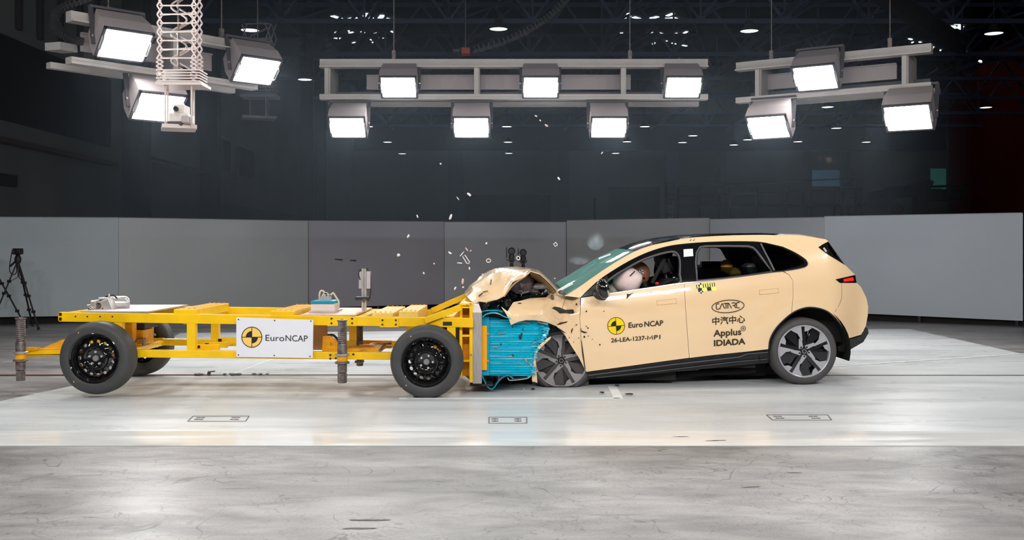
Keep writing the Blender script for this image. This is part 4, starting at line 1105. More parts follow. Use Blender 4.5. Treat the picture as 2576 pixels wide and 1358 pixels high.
# ================================================================ THE CAR
car = empty('car', (2.0, 10.9, 0), 'cream crossover car with a crushed front end, black wheels and glass', 'car')
def Y0(px): return 9.86+(px-1400)*.29/620
belt = [(1400, 752), (1459, 748.6), (1527, 738), (1645, 721.5), (1748, 708), (1822, 700), (1940, 684), (2013, 673), (2100, 664), (2200, 660)]
WHC = (2023, 885)
def sm(a, b, x):
    t = min(1, max(0, (x-a)/(b-a))); return t*t*(3-2*t)
def S(px, py):
    y = Y0(px); u = (interp(belt, px)-py)/256.0
    if u > 0: y += .22*u+.75*u*u
    else:
        v = -u
        y += -.035*sin(pi*min(v/.42, 1))
        y += .06*sm(.42, .80, v)
        y += -.018*sm(.02, .0, abs(v-.05)) if False else 0
    y += .30*sm(2070, 2190, px)**1.6*1.1
    d = hypot(px-WHC[0], py-WHC[1])
    if u < 0: y -= .03*sm(150, 122, d)
    if px < 1480: y += .0
    return y
def dent(px, py):
    """crumple of the struck front corner"""
    f = sm(1520, 1400, px)
    return f*(.028*mnoise.noise(Vector((px*.028, py*.03, 1)))+.014*mnoise.noise(Vector((px*.08, py*.07, 5))))
def SF(px, py): return S(px, py)+dent(px, py)
def mir(v):
    """reflect a near-side point to the far side of the car"""
    px = CX+v.x*F/v.y; return Vector((v.x, 2*(Y0(px)+.93)-v.y, v.z))
def cb(name, mb, m, parent=None, smooth=True, ang=35): return mb.build(name, m, parent or car, smooth, ang=ang)

# --- outlines traced on the near side
a_top = cr([(1420, 744), (1468, 713), (1527, 672), (1586, 637), (1630, 619), (1675, 608.6), (1734, 598), (1822, 592), (1910, 590), (1954, 591)], 4)
a_low = cr([(1459.5, 748.6), (1477, 731), (1506.7, 704), (1545, 678), (1586, 654), (1630, 633.7), (1674.6, 620), (1719, 613), (1792.5, 607.7), (1881, 606.6), (1925, 610), (1969, 620)], 4)
dlo_rear = cr([(1969, 620), (1999, 633.7), (2022, 648), (2031, 657), (2029.7, 667), (2013.5, 673.4), (1969, 681), (1940, 684)], 4)
roof_rear = [(1954, 591), (1984, 590.5), (2016, 592), (2049, 597), (2078, 602), (2083, 606)]
doorbot = [(1474, 935.6), (1557, 924), (1674.6, 907.7), (1733, 900.5), (1792.5, 893), (1880, 884), (1934, 878.8)]
arch_r = cr([(1934, 878), (1937, 855), (1948.6, 831), (1969, 807.5), (1999, 784), (2035, 773), (2075, 780), (2101, 800), (2120, 829), (2128, 853)], 5)
tail = [(2128, 853), (2165.5, 842), (2178, 820), (2183, 793), (2184, 770), (2179, 748), (2166, 722), (2155, 711)]
hatch = [(2152, 692), (2126.6, 667), (2104, 653), (2081, 639), (2066, 628), (2058.6, 621.6), (2070, 614), (2083, 607.5)]
# A-pillar and roof rail in one piece, running back into the rear quarter
rail = a_top+roof_rear[1:]+hatch[::-1][1:-1][:0]
# quarter panel: from the rear door shut line back
shut_r = [(1969, 681), (1985, 690), (1995, 706), (1995.5, 740), (1991, 790)]
lamp = [(2103, 702.6), (2149, 692.9), (2153, 711), (2113.7, 710.7)]
quarter = [(1969, 681)]+shut_r[1:4]+[(1992, 789)]+[p for p in arch_r if p[0] > 1993.5]+tail[1:]+[(2153, 711), (2113.7, 710.7), (2103, 702.6), (2150, 692.5)]+hatch+roof_rear[::-1]+[(1950, 591.3), (1935, 590.6), (1925, 610)]+dlo_rear[:1]+dlo_rear[1:-4]
def clean(lp):
    out = []
    for p in lp:
        if not out or hypot(p[0]-out[-1][0], p[1]-out[-1][1]) > .6: out.append(p)
    if hypot(out[0][0]-out[-1][0], out[0][1]-out[-1][1]) < .6: out.pop()
    return out
Q = quarter
def body(name, loops, S_=S, m=None, th=.02, far=True, step=13):
    loops = [clean(l) for l in loops]
    o = cb(name, sheet(loops, S_, step, th), m or M['cream'])
    if far: cb(name, sheet(loops, S_, step*2, th, mirror=mir), m or M['cream'])
    return o
qp = body('rear_quarter_panel', [Q])
rl = body('roof_rail', [a_top[:]+[(1935, 590.6), (1925, 610)]+a_low[::-1][4:]])
# doors
fd = body('front_door', [[(1462, 749)]+[(1527, 740), (1645, 723.5), (1721.2, 713)]+[(1723, 760), (1728, 830), (1733.4, 900)]+[(1674.6, 907.7), (1557, 924), (1475, 935)]+[(1469, 905), (1463, 862), (1459, 800)]], SF)
rd = body('rear_door', [[(1722, 712.8), (1748, 709.5), (1822, 701.5), (1940, 685.5), (1967, 682.3)]+[(1984, 690.6), (1994.2, 706), (1994.6, 740), (1990.8, 790)]+[p for p in arch_r[::-1] if p[0] < 1990]+[(1880, 884), (1792.5, 893), (1734.5, 900.2)]+[(1729, 830), (1724, 760)]])
fender = [(1260.5, 771), (1276.7, 783), (1291, 760), (1309, 756.5), (1334, 749.8), (1374, 747.6), (1384, 737), (1398, 733), (1420, 744), (1459.5, 748.6), (1458.2, 800), (1462, 862), (1468, 905), (1473.5, 933), (1456, 899), (1438, 871), (1420, 841), (1400, 820.5), (1378, 811.5), (1348.8, 805), (1323.8, 805), (1304.6, 809), (1285.5, 817), (1279, 800), (1272, 788)]
def SFen(px, py):
    u = (757-py)/256.0
    y = 9.86+(px-1400)*.00025+dent(px, py)*.8-.30*sm(1440, 1350, px)
    y += .10*sm(790, 748, py)*sm(1250, 1300, px)+ .25*sm(765, 738, py)**2*.5
    d = abs(py-(interp([(1285, 803), (1340, 790), (1400, 803), (1440, 845)], px)))
    y -= .018*sm(16, 0, d)
    if px > 1440: y = y*(1-sm(1440, 1462, px))+SF(px, py)*sm(1440, 1462, px)
    return y
fen = cb('front_fender', sheet([clean(fender)], SFen, 9, .012), M['cream'])
# black inner structure behind all panels: keeps the shut lines dark
inner = [(1462, 752), (1640, 724), (1822, 703), (1969, 683), (2028, 672), (2100, 680), (2150, 740), (2160, 830), (2128, 850)]+arch_r[::-1][1:]+[(1792, 888), (1557, 918), (1478, 928), (1465, 860)]
def Sin(px, py): return S(px, py)+.03
cb('inner_side_panel', sheet([clean(inner)], Sin, 24, .05), M['black_trim']); cb('inner_side_panel', sheet([clean(inner)], Sin, 24, .05, mirror=mir), M['black_trim'])
# wheel housing
def arc_shell(cx, cy, r0, Ya, Yb, name):
    mb = MB(); rows = []
    for yy in (Ya, Yb):
        rows.append([P(cx+r0*cos(a), cy-r0*sin(a), 10.15)*1 for a in [pi*(-.08+1.16*i/24) for i in range(25)]])
        for v in rows[-1]: v.y = yy
    mb.grid(rows); n = len(mb.v); c = P(cx, cy, 10.15); c.y = Yb; mb.v.append(c)
    for i in range(24): mb.f.append([25+i, 26+i, n])
    return cb(name, mb, M['dark'])
arc_shell(2026, 880, 116, 10.17, 10.75, 'wheel_housing')
# lower black cladding: sill, arch edges, rear apron
sill = [(1474, 937), (1557, 925.5), (1674.6, 909), (1792.5, 894.5), (1880, 885), (1934, 880), (1935, 900), (1931, 913), (1870, 918), (1790, 926), (1700, 934), (1600, 944), (1520, 950), (1478, 953)]
body('sill_cladding', [sill], lambda x, y: Y0(x)+.05+(y-interp(doorbot, x))*.0022, M['black_plastic'], .03)
ridge_ = [(1480, 944), (1600, 929), (1700, 916), (1800, 905), (1860, 898), (1880, 890), (1932, 886)]
cb('sill_ridge', ribbon_px(ridge_, 2.2, lambda x, y: Y0(x)+.045, th=.012), M['frame_grey'])
cb('sill_ridge', ribbon_px([(1500, 950), (1650, 934), (1760, 921), (1850, 910), (1930, 903)], 1.6, lambda x, y: Y0(x)+.085, th=.02), M['frame_grey'])
apron = [(2124, 840), (2130, 856), (2166, 845), (2177, 822), (2183, 826), (2185, 838), (2172, 860), (2128, 885.6), (2109, 882), (2108, 872), (2121, 868)]
body('rear_bumper_apron', [apron], lambda x, y: S(x, y)+.0, M['black_plastic'], .03)
cb('wheel_arch_lip', ribbon_px(arch_r, 3.0, lambda x, y: S(x, y)-.004, th=.02), M['black_plastic'])
# rear end cap, floor pan and underbody
def Xat(px, Y): return (px-CX)*Y/F
def cross_rows(cols, Yc_fn, m_name, m, bulge=0.1, n=7):
    """surface spanning from a near-side outline to its mirror on the far side"""
    rows = []
    for (px, py) in cols:
        a = P(px, py, S(px, py)+.004); b = mir(a); r = []
        for k in range(n):
            t = k/(n-1); v = a.lerp(b, t); v += bulge(px, py, t) if callable(bulge) else Vector((bulge*4*t*(1-t), 0, 0)); r.append(v)
        rows.append(r)
    return cb(m_name, MB().grid(rows).solid(.012), m)
cross_rows([(2083, 607), (2126, 667), (2152, 692), (2154, 711)], None, 'rear_window', M['glass_dark'], .02)
cross_rows([(2154, 711), (2166, 722), (2179, 748), (2184, 770), (2183, 793), (2178, 820), (2166, 842), (2185, 838), (2172, 858), (2128, 885)], None, 'tailgate', M['cream'], .05)
mb = MB(); mb.bpx(1500, 905, 1900, 925, 10.25, 11.8); mb.bpx(1560, 880, 1900, 908, 10.3, 11.8); cb('floor_pan', mb, M['dark'], smooth=False)
mb = MB(); mb.bpx(1780, 905, 1925, 944, 10.5, 11.4); mb.bpx(1820, 925, 1915, 950, 10.6, 11.2); mb.tube([P(1600, 948, 10.4), P(1900, 930, 10.4)], .03, 8); cb('rear_suspension', mb, M['dark'], smooth=False)
mb = MB(); mb.bpx(1475, 935, 1700, 956, 10.2, 11.7); mb.bpx(1240, 950, 1480, 966, 10.25, 11.5); cb('underbody_tray', mb, M['dark'], smooth=False)
mb = MB(); mb.bpx(1395, 775, 1560, 940, 10.35, 11.5); cb('bulkhead', mb, M['dark'], smooth=False)
mb = MB(); mb.bpx(2010, 700, 2130, 860, 10.45, 11.6); cb('boot_box', mb, M['dark'], smooth=False)

# --- roof, windscreen
def crown(near, centre, m, name, th=.006, n=10, Yn=None):
    """surface through the near edge, the centre line and the mirrored far edge; returns the mesh builder"""
    rows = []
    for (a, c) in zip(near, centre):
        A = P(a[0], a[1], S(a[0], a[1])-.002); Yc_ = Y0(a[0])+.93; Cn = P(c[0], c[1], Yc_); B = mir(A); r = []
        for k in range(n+1):
            t = k/n; w = 4*t*(1-t); w = w**.62
            base = A.lerp(B, t); mid = (A+B)/2; r.append(base+(Cn-mid)*w)
        rows.append(r)
    return cb(name, MB().grid(rows).solid(th), m)
ne = a_top[:]; 
idx = lambda x: min(range(len(ne)), key=lambda i: abs(ne[i][0]-x))
# windscreen: from the cowl to the header
w_near = [(1425, 741), (1447, 727), (1468, 713), (1497, 692.5), (1527, 672), (1556, 654), (1586, 637), (1597, 631.5)]
w_cen = [(1399, 713), (1414, 703.5), (1431, 694), (1448, 683.5), (1466, 672.5), (1487, 659), (1520, 641.5), (1554, 625.5)]
crown(w_near, w_cen, M['glass_wind'], 'windscreen', .006)
r_near = [(1598, 631), (1615, 625), (1630, 619), (1652, 613.5), (1675, 608.6), (1704, 603), (1734, 598), (1780, 594.5), (1822, 592), (1866, 590.6), (1910, 590), (1935, 590.3), (1954, 591)]
r_cen = [(1555, 625), (1571, 618.5), (1586, 613), (1606, 607), (1628, 601.5), (1660, 596), (1695, 592), (1745, 589), (1795, 587.4), (1840, 586.4), (1885, 586), (1912, 586), (1935, 587)]
crown(r_near, r_cen, M['black_gloss'], 'glass_roof', .01)
cross = [(1955, 591), (1984, 590.5), (2016, 592), (2049, 597), (2083, 606)]
crown(cross, [(x-25, y-2.5) for x, y in cross], M['cream'], 'roof_skin', .01)
cb('screen_header', ribbon_px([(1598, 630.5), (1580, 627), (1562, 625.2), (1555, 625.6)], 2.0, lambda x, y: 10.3+(1598-x)*.016, th=.01), M['frame_grey'])
cb('windscreen_sticker', ribbon_px([(1506, 650.5), (1536, 639)], 4.2, lambda x, y: 10.42, th=.003), M['sticker_white'], smooth=False)
cb('interior_mirror', ribbon_px([(1527, 655), (1540, 650)], 4, lambda x, y: 10.5, th=.02), M['black_gloss'])
cb('airbag_seam', MB().tube([P(1585, 694, 10.01), P(1597, 682, 10.03)], .006, 6), M['ink'])
cb('roof_bar', ribbon_px(cr([(1640, 614), (1700, 601.5), (1800, 590.5), (1900, 587.8), (1950, 589)], 5), 1.8, lambda x, y: S(x, y)+.03, th=.03), M['black_gloss'])
# black spoiler blades beside the rear window
sp_ = [(2058.6, 621.6), (2070, 614.5), (2082, 608), (2084.5, 625), (2096, 640), (2126.6, 667), (2104, 653), (2081, 639)]
body('spoiler_blade', [sp_], lambda x, y: S(x, y)-.003, M['black_gloss'], .03)
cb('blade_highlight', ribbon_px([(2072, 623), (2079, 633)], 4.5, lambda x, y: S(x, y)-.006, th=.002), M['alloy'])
tl = body('tail_lamp', [[(2102, 702.6), (2151, 691.5), (2155, 711.5), (2113, 711.5)]], lambda x, y: S(x, y)-.004, M['black_gloss'], .03)
cb('lamp_lens', sheet([[(2122, 702), (2146, 697), (2148.5, 705.5), (2123, 709)]], lambda x, y: S(x, y)-.010, 20, .006), M['red'], tl)
# --- side glass, window frames
F_gl = cr([(1512, 729), (1545, 698), (1575, 680), (1610, 660), (1650, 645), (1688, 636), (1701, 640), (1707, 655), (1707, 690), (1705, 711), (1645, 720), (1557, 733)], 3, True)
R_gl = [(1755.5, 703.5), (1754, 660), (1755.7, 636.6), (1763, 624), (1775, 622.3), (1830, 621.8), (1882, 622.5), (1893, 625.5), (1900, 632), (1914, 650), (1940, 681.5), (1880, 690.5), (1822, 697.5)]
Q_gl = cr([(1910, 613), (1957.5, 620), (1996, 637), (2019, 653), (2023, 661), (2000, 671), (1950, 680), (1933, 655)], 3, True)
S2 = lambda x, y: S(x, y)+.012
dlo = clean(a_low+dlo_rear[1:]+[(1822, 700), (1748, 708), (1704, 712.6), (1645, 721.5), (1557, 734), (1527, 738)])
cx_, cy_ = 1750, 665
def grow(lp, d):
    out = []; n = len(lp); A = sum(lp[i][0]*lp[(i+1) % n][1]-lp[(i+1) % n][0]*lp[i][1] for i in range(n)); sg_ = 1 if A > 0 else -1
    for i in range(n):
        a, b = lp[i-1], lp[(i+1) % n]; dx, dy = b[0]-a[0], b[1]-a[1]; L = hypot(dx, dy) or 1
        out.append((lp[i][0]+sg_*dy/L*d, lp[i][1]-sg_*dx/L*d))
    return out
fr = sheet([dlo, clean(F_gl), clean(R_gl), clean(Q_gl)], S2, 14, .03); cb('window_surround', fr, M['black_gloss'])
cb('window_surround', sheet([dlo, clean(F_gl), clean(R_gl), clean(Q_gl)], S2, 26, .03, mirror=mir), M['black_trim'])
S1 = lambda x, y: S(x, y)+.004
for g_, nm in ((F_gl, 'door_window_frame'), (R_gl, 'door_window_frame')):
    cb(nm, sheet([clean(grow(g_, 5.5)), clean(g_)], S1, 14, .012), M['frame_grey'])
    cb(nm, ribbon_px(clean(grow(g_, .8)), 1.6, lambda x, y: S(x, y)-.001, True, .008), M['black_trim'])
cb('window_rail', ribbon_px([(1914, 612), (1924, 633), (1936, 655), (1948, 680)], 4, S1, th=.012), M['frame_grey'])
R_low = [(1755, 700), (1754.6, 672), (1933, 671.5), (1941, 682), (1880, 691), (1822, 698), (1756, 704)]
for g_, nm, m_ in ((R_low, 'lowered_rear_window', M['glass_tint']), (Q_gl, 'quarter_window', M['glass_dark'])):
    S3 = lambda x, y: S(x, y)+.022
    cb(nm, sheet([clean(g_)], S3, 20, .004), m_); cb(nm, sheet([clean(g_)], S3, 30, .004, mirror=mir), m_)
chrome_belt = cr([(1525, 739), (1557, 734.8), (1645, 722.3), (1704, 713.5), (1748, 708.9), (1822, 700.8), (1940, 685), (1969, 682), (2013.5, 674.6), (2030, 668), (2032, 658)], 4)
cb('belt_trim', ribbon_px(chrome_belt, 2.2, lambda x, y: S(x, y)-.006, th=.012), M['chrome'])
# sail corner and door mirror
cb('mirror_sail', sheet([[(1462, 747.5), (1480, 731), (1507, 706), (1528, 693), (1530, 702), (1511, 738)]], lambda x, y: S(x, y)-.004, 12, .01), M['black_trim'])
mr = empty('door_mirror', P(1515, 730, 9.75)-car.location, parent=car)
mb = MB().ball(P(1517.5, 727, 9.70), .062, 12, (1.02, 1.1, 1.52), Matrix.Rotation(radians(-14), 3, 'Y')); mb.build('mirror_cap', M['black_gloss'], mr, True)
mb = MB().ball(P(1509, 745, 9.76), .05, 10, (1.35, 1.1, .72), Matrix.Rotation(radians(20), 3, 'Y')); mb.build('mirror_arm', M['black_plastic'], mr, True)
MB().ball(P(1525, 725, 9.70), .058, 10, (.45, 1.05, 1.45), Matrix.Rotation(radians(-14), 3, 'Y')).build('mirror_glass', M['chrome'], mr, True)
# --- shut lines and creases that are drawn by geometry: handles
def handle(x0, y0, x1, y1, par):
    c = cr([(x0, y0), ((x0+x1)/2, (y0+y1)/2+.3), (x1, y1)], 5)
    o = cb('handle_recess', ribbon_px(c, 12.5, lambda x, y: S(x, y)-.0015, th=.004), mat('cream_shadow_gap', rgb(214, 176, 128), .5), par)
    pts = c; o2 = cb('door_handle', ribbon_px([(x0+1, y0)]+c[1:-1]+[(x1-1, y1)], lambda t: 10.2 if .06 < t < .94 else 7, lambda x, y: S(x, y)-.004, th=.012), M['cream'], par)
handle(1652.5, 762, 1702, 756.8, fd); handle(1910, 735.5, 1958.5, 730.5, rd)
# shut line seams
seam = mat('seam_shadow', rgb(150, 118, 80), .7)
cb('panel_seam', ribbon_px(cr([(2117, 712), (2117.5, 745), (2112, 765), (2100, 785)], 5), .9, lambda x, y: S(x, y)-.001, th=.003), seam)
cb('panel_seam', ribbon_px(cr([(1427, 744), (1419, 760), (1414, 778)], 5), 1.2, lambda x, y: SFen(x, y)-.003, th=.003), seam)
# --- wheels
def car_wheel(px, py, Y, rim_px, tyre_px, rot, name, mface, mdisc, mtyre, flat=None, side=1):
    k = Y/F; c = P(px, py, Y); t = empty('wheel', c-car.location, parent=car); rt = tyre_px*k; rr_ = rim_px*k; w_ = .235
    prof = [(rr_*.995, .012), (rr_+.004, -.004), (rr_+(rt-rr_)*.45, -.012), (rt-.02, .0), (rt-.006, .018), (rt, .045), (rt, w_-.045), (rt-.006, w_-.018), (rt-.02, w_), (rr_+.02, w_+.01), (rr_*.98, w_-.02), (rr_*.98, .03), (rr_*.995, .012)]
    mb = MB().lathe([(a, b*side) for a, b in prof], c, 'Y', 72)
    if flat:
        def fl(v):
            if v.z < flat: v = Vector((c.x+(v.x-c.x)*(1+.5*(flat-v.z)), v.y-.02, flat-(flat-v.z)*.02))
            return v
        mb.xf(fl)
    mb.build('tyre', mtyre, t, True, ang=50)
    MB().lathe([(a, b*side) for a, b in [(rr_*1.0, .006), (rr_*1.01, -.006), (rr_*.985, -.010), (rr_*.955, -.006), (rr_*.945, .01), (rr_*.93, .06)]], c, 'Y', 72).build('rim', mface, t, True)
    MB().lathe([(a, b*side) for a, b in [(rr_*.95, .07), (rr_*.6, .05), (rr_*.2, .04), (.0001, .04)]], c, 'Y', 48).build('wheel_disc', mdisc, t, True)
    R_ = rr_; bb = [0]
    def pt(rr2, deg, off=0): a = radians(deg+bb[0])+rot; return c+Vector((rr2*R_*cos(a), (off)*side, rr2*R_*sin(a)))
    def plate(name, pts, off, m, th=.014):
        mb = MB(); mb.add([pt(r_, d_, off) for r_, d_ in pts], [list(range(len(pts)))]); mb.solid(Vector((0, th*side, 0))); return mb
    for k_ in range(5):
        bb[0] = 72*k_
        mb = plate('w', [(.955, 94), (.96, 102), (.955, 110), (.94, 119), (.72, 108), (.42, 101), (.42, 96), (.7, 94.5)], -.002, mface); mb.build('spoke_wedge', mface, t)
        mb = plate('w', [(.955, 86), (.96, 78), (.945, 69), (.80, 76), (.76, 86)], -.002, mface); mb.build('spoke_wedge', mface, t)
        mb = plate('w', [(.54, 98), (.50, 110), (.22, 152), (.13, 130), (.16, 100)], .004, mface); mb.build('spoke_facet', mface, t)
        mb = plate('w', [(.93, 94.5), (.93, 85.5), (.2, 62), (.12, 90), (.2, 118), (.5, 97)], .006, mdisc, .02); mb.build('spoke_bar', mdisc, t)
        mb = plate('w', [(.95, 120), (.93, 140), (.50, 140), (.2, 150), (.22, 120), (.45, 117), (.75, 110)], .022, mdisc, .01); mb.build('spoke_web', mdisc, t)
        mb = MB().lathe([(.0001, 0), (.009, 0), (.009, .02*side)], pt(.19, 126, -.002), 'Y', 8); mb.build('wheel_nut', M['black_gloss'], t)
    MB().lathe([(.0001, -.004*side), (R_*.12, -.002*side), (R_*.15, .012*side)], c, 'Y', 24).build('hub_cap', M['black_trim'], t, True)
    MB().lathe([(R_*.062, -.005*side), (R_*.08, -.005*side), (R_*.08, -.004*side)], c, 'Y', 20).build('hub_emblem', mface, t)
    return t
car_wheel(2023, 883.5, 10.14, 65.5, 84.5, 0.05, 'wheel', M['alloy'], M['black_gloss'], M['rubber_car'])
car_wheel(1412, 907, 9.97, 66.5, 82, -.12, 'wheel', M['alloy_front'], M['disc_hazy'], M['rubber_car'], flat=.012)
fw = P(2023, 883.5, 10.14); fo = 11.98
car_wheel(CX+fw.x*F/fo, HY+(EYE-.327)*F/fo, fo, 65.5*10.14/fo, 84.5*10.14/fo, .3, 'wheel', M['alloy'], M['black_gloss'], M['rubber_car'], side=-1)
# fender liner and dark inner arch round the front wheel
lin_ = [(1352, 806), (1380, 812), (1402, 822), (1424, 845), (1442, 874), (1460, 902), (1476, 935), (1482, 950), (1480, 976), (1340, 978), (1338, 940), (1345, 880), (1362, 850), (1375, 835)]
cb('wheel_arch_liner', sheet([lin_], lambda x, y: 10.06, 20, .03), M['disc_hazy'])
strip = cr([(1386, 846), (1374, 853.6), (1356, 869), (1344, 889.7), (1341, 920), (1338, 956), (1343, 960)], 4)
bump = strip+[(1352, 963)]+cr([(1350, 939), (1348.5, 925), (1347.8, 897), (1352, 885), (1364, 871), (1385, 852)], 4)
cb('bumper_corner', sheet([clean(bump)], lambda x, y: 9.62+.0006*(y-850), 10, .02), M['cream'])
# --- crumpled bonnet: a folded sheet from near edge to far edge
near_ = [(1192, 762), (1203, 757), (1224, 762), (1250, 754.5), (1268, 745), (1291, 714), (1319, 694), (1334, 681), (1357, 689), (1381, 710), (1403, 733)]
mid_ = [(1170, 738), (1184, 720), (1216, 690.5), (1244, 676.5), (1275, 670.5), (1303, 671.5), (1325, 673.5), (1336, 676.5), (1357, 683), (1381, 704), (1404, 729)]
q1_ = [(1180, 752), (1196, 738), (1222, 728), (1246, 716), (1272, 706), (1296, 694), (1318, 684), (1334, 679), (1358, 684.5), (1382, 705.5), (1404, 729.5)]
q1b = [(1172, 743), (1188, 724), (1218, 705), (1246, 690), (1274, 681), (1300, 677.5), (1322, 676), (1335, 677), (1357, 683.5), (1381, 704.5), (1404, 729.2)]
rows = [[P(x, y, 9.60) for x, y in near_], [P(x, y, 9.80) for x, y in q1_], [P(x, y, 10.08) for x, y in q1b], [P(x, y, 10.45) for x, y in mid_]]
far_ = []
for dy, dz in ((.30, .03), (.65, .10), (1.0, .22)): far_.append([v+Vector((.02, dy, -dz)) for v in rows[3]])
rows += far_
def lsub(pts, n):
    out = []
    for a_, b_ in zip(pts, pts[1:]):
        for k in range(n): out.append(tuple(Vector(a_).lerp(Vector(b_), k/n)))
    return out+[tuple(pts[-1])]
cols = list(zip(*rows)); fine = [lsub([tuple(v) for v in c_], 4) for c_ in cols]      # finer across
rows2 = list(zip(*fine)); fine2 = [lsub(list(r_), 4) for r_ in rows2]
def hd(v):
    v = Vector(v); q = mnoise.noise(Vector((v.x*5, v.y*4, v.z*5)))*.014+abs(mnoise.noise(Vector((v.x*3+v.z*5, v.y*4, 2))))*.03
    return v+Vector((-.4*q, -.2*q, q))
mb = MB().grid([[hd(v) for v in r_] for r_ in fine2]); mb.solid(Vector((.004, .004, -.010)))
hood = cb('bonnet', mb, M['cream'], ang=16)
# folded hem of the bonnet's rear half, seen from below
rows = [[P(x, y, 9.80) for x, y in ((1334, 684), (1357, 692), (1380, 713), (1400, 735))], [P(x, y, 9.9) for x, y in ((1336, 694), (1352, 704), (1366, 722), (1392, 738))], [P(x, y, 10.2) for x, y in ((1330, 700), (1348, 706), (1362, 722), (1390, 738))]]
cb('bonnet_underside', MB().grid(rows).solid(.006), M['cream_in'])
mb = MB(); hem = [(1268, 746), (1291, 716), (1319, 696), (1333, 684)]
cb('bonnet_hem', ribbon_px(cr(hem, 5), 4, lambda x, y: 9.61, th=.01), M['cream_in'])
# --- torn, dark engine bay
eb = empty('engine_bay', P(1320, 740, 10.2)-car.location, parent=car)
rr = random.Random(21)
cb('engine_bay_backing', MB().grid([[P(x, y, 10.25) for x, y in ((1205, 758), (1235, 764), (1262, 752), (1290, 718), (1334, 690), (1362, 705), (1396, 738))], [P(x, y, 10.25) for x, y in ((1210, 775), (1235, 785), (1262, 790), (1290, 800), (1334, 790), (1362, 780), (1396, 770))]]).solid(Vector((0, .9, .0))), M['dark'], smooth=False)
def lump(px, py, Y, sx, sy, sz, m, name, seed, a=0):
    mb = MB().ball((0, 0, 0), 1, 7); 
    mb.xf(lambda v: Vector((v.x*sx, v.y*sy, v.z*sz))*(1+.35*mnoise.noise(v*1.7+Vector((seed, 0, 0)))))
    Mx = Matrix.Rotation(a, 3, 'Y'); c = P(px, py, Y); mb.xf(lambda v: c+Mx @ v); return mb.build(name, m, eb)
mg = mat('grey_mauve_plastic', rgb(112, 96, 102), .45)
spots = [(1316, 714, 9.92, .125, .09, .085, mg, 'engine_cover'), (1305, 722, 10.0, .06, .06, .05, M['black_plastic'], 'engine_part'), (1342, 732, 9.92, .07, .08, .035, M['steel_dark'], 'engine_part'),
         (1362, 720, 9.9, .10, .07, .035, M['steel'], 'engine_part'), (1378, 733, 9.95, .05, .05, .03, M['chrome'], 'engine_part'), (1290, 740, 10.0, .07, .08, .045, M['black_gloss'], 'engine_part'),
         (1262, 758, 9.95, .08, .08, .04, M['black_plastic'], 'engine_part'), (1240, 768, 9.85, .08, .07, .035, M['black_gloss'], 'engine_part'), (1218, 766, 9.8, .05, .06, .04, M['steel_dark'], 'engine_part'),
         (1275, 766, 9.85, .05, .06, .06, M['black_plastic'], 'engine_part'), (1325, 742, 9.98, .09, .05, .03, M['black_plastic'], 'engine_part'), (1350, 740, 9.98, .1, .05, .025, mg, 'engine_part'),
         (1300, 706, 10.15, .04, .05, .04, mg, 'engine_part'), (1332, 702, 10.1, .05, .05, .05, M['interior_grey'], 'engine_part')]
for i, s_ in enumerate(spots): lump(*s_, i*3.1, rr.uniform(-.6, .6))
mb = MB()
for i in range(30):
    x = rr.uniform(1208, 1292); lo = interp([(1212, 760), (1270, 748), (1320, 715), (1385, 735)], x); hi_ = interp([(1212, 778), (1260, 786), (1290, 768), (1385, 744)], x); y = rr.uniform(lo, max(lo+4, hi_))
    L_ = rr.uniform(.015, .06); mb.box(P(x, y, rr.uniform(9.82, 9.95)), (L_, .02, rr.uniform(.006, .02)), Matrix.Rotation(rr.uniform(-1.3, 1.3), 3, 'Y'))
mb.build('broken_plastic', M['black_gloss'], eb)
mb = MB()
for i in range(26):
    x = rr.uniform(1212, 1375); y = interp([(1212, 768), (1270, 760), (1320, 730), (1385, 735)], x)+rr.uniform(-10, 10)
    mb.box(P(x, y, rr.uniform(9.75, 9.9)), (rr.uniform(.01, .035), .008, .006), Matrix.Rotation(rr.uniform(-1.3, 1.3), 3, 'Y'))
mb.build('bright_shards', M['steel'], eb)
mb = MB(); mb.tube(cr([P(1290, 700, 10.0), P(1320, 706, 9.95), P(1350, 722, 9.93), P(1378, 740, 9.95)]), .016, 8); mb.tube(cr([P(1312, 726, 9.95), P(1340, 738, 9.92), P(1365, 742, 9.95)]), .012, 8); mb.each('engine_bay_hose', M['black_plastic'], eb, True)
# cowl, wiper end, bright torn bits at the foot of the screen
mb = MB(); mb.beam(P(1396, 736, 9.95), P(1440, 712, 10.0), .012, .022); cb('bright_screen_edge', mb, M['sticker_white'], smooth=False)
mb = MB(); mb.ball(P(1412, 735, 9.86), .022, 6, (1.3, 1, 1)); mb.ball(P(1389, 749, 9.80), .02, 6, (.8, 1, 1.5)); [cb('torn_fitting', q_, M['steel_dark']) for q_ in mb.islands()]
# tears, scars and chips on fender and door
tears = [([(1389, 775), (1395, 771), (1408, 773), (1422, 779), (1442, 778), (1445, 786), (1440, 789), (1424, 787.5), (1408, 788), (1400, 781)], 1), ([(1399, 817.5), (1409, 811), (1429, 808), (1424, 812), (1410, 816)], 1),
         ([(1436, 833), (1440, 825), (1441.5, 826), (1438, 839)], 1), ([(1446, 818), (1451, 815), (1452.5, 817.5)], 1), ([(1460, 830), (1468, 833), (1478, 836), (1470, 838), (1463, 835)], 1),
         ([(1400, 822), (1412, 829), (1424, 838), (1416, 836)], 1), ([(1461.5, 856), (1463.3, 857), (1469, 895), (1472.5, 928), (1470.5, 926), (1465, 893)], 1), ([(1302, 762), (1309, 761), (1313, 763), (1305, 764)], 0)]
for lp, k_ in tears: cb('tear', sheet([lp], lambda x, y: min(SFen(x, y), SF(x, y) if x > 1440 else 99)-.006, 10, .004), mat('torn_dark', rgb(52, 46, 40), .6))
mb = MB()
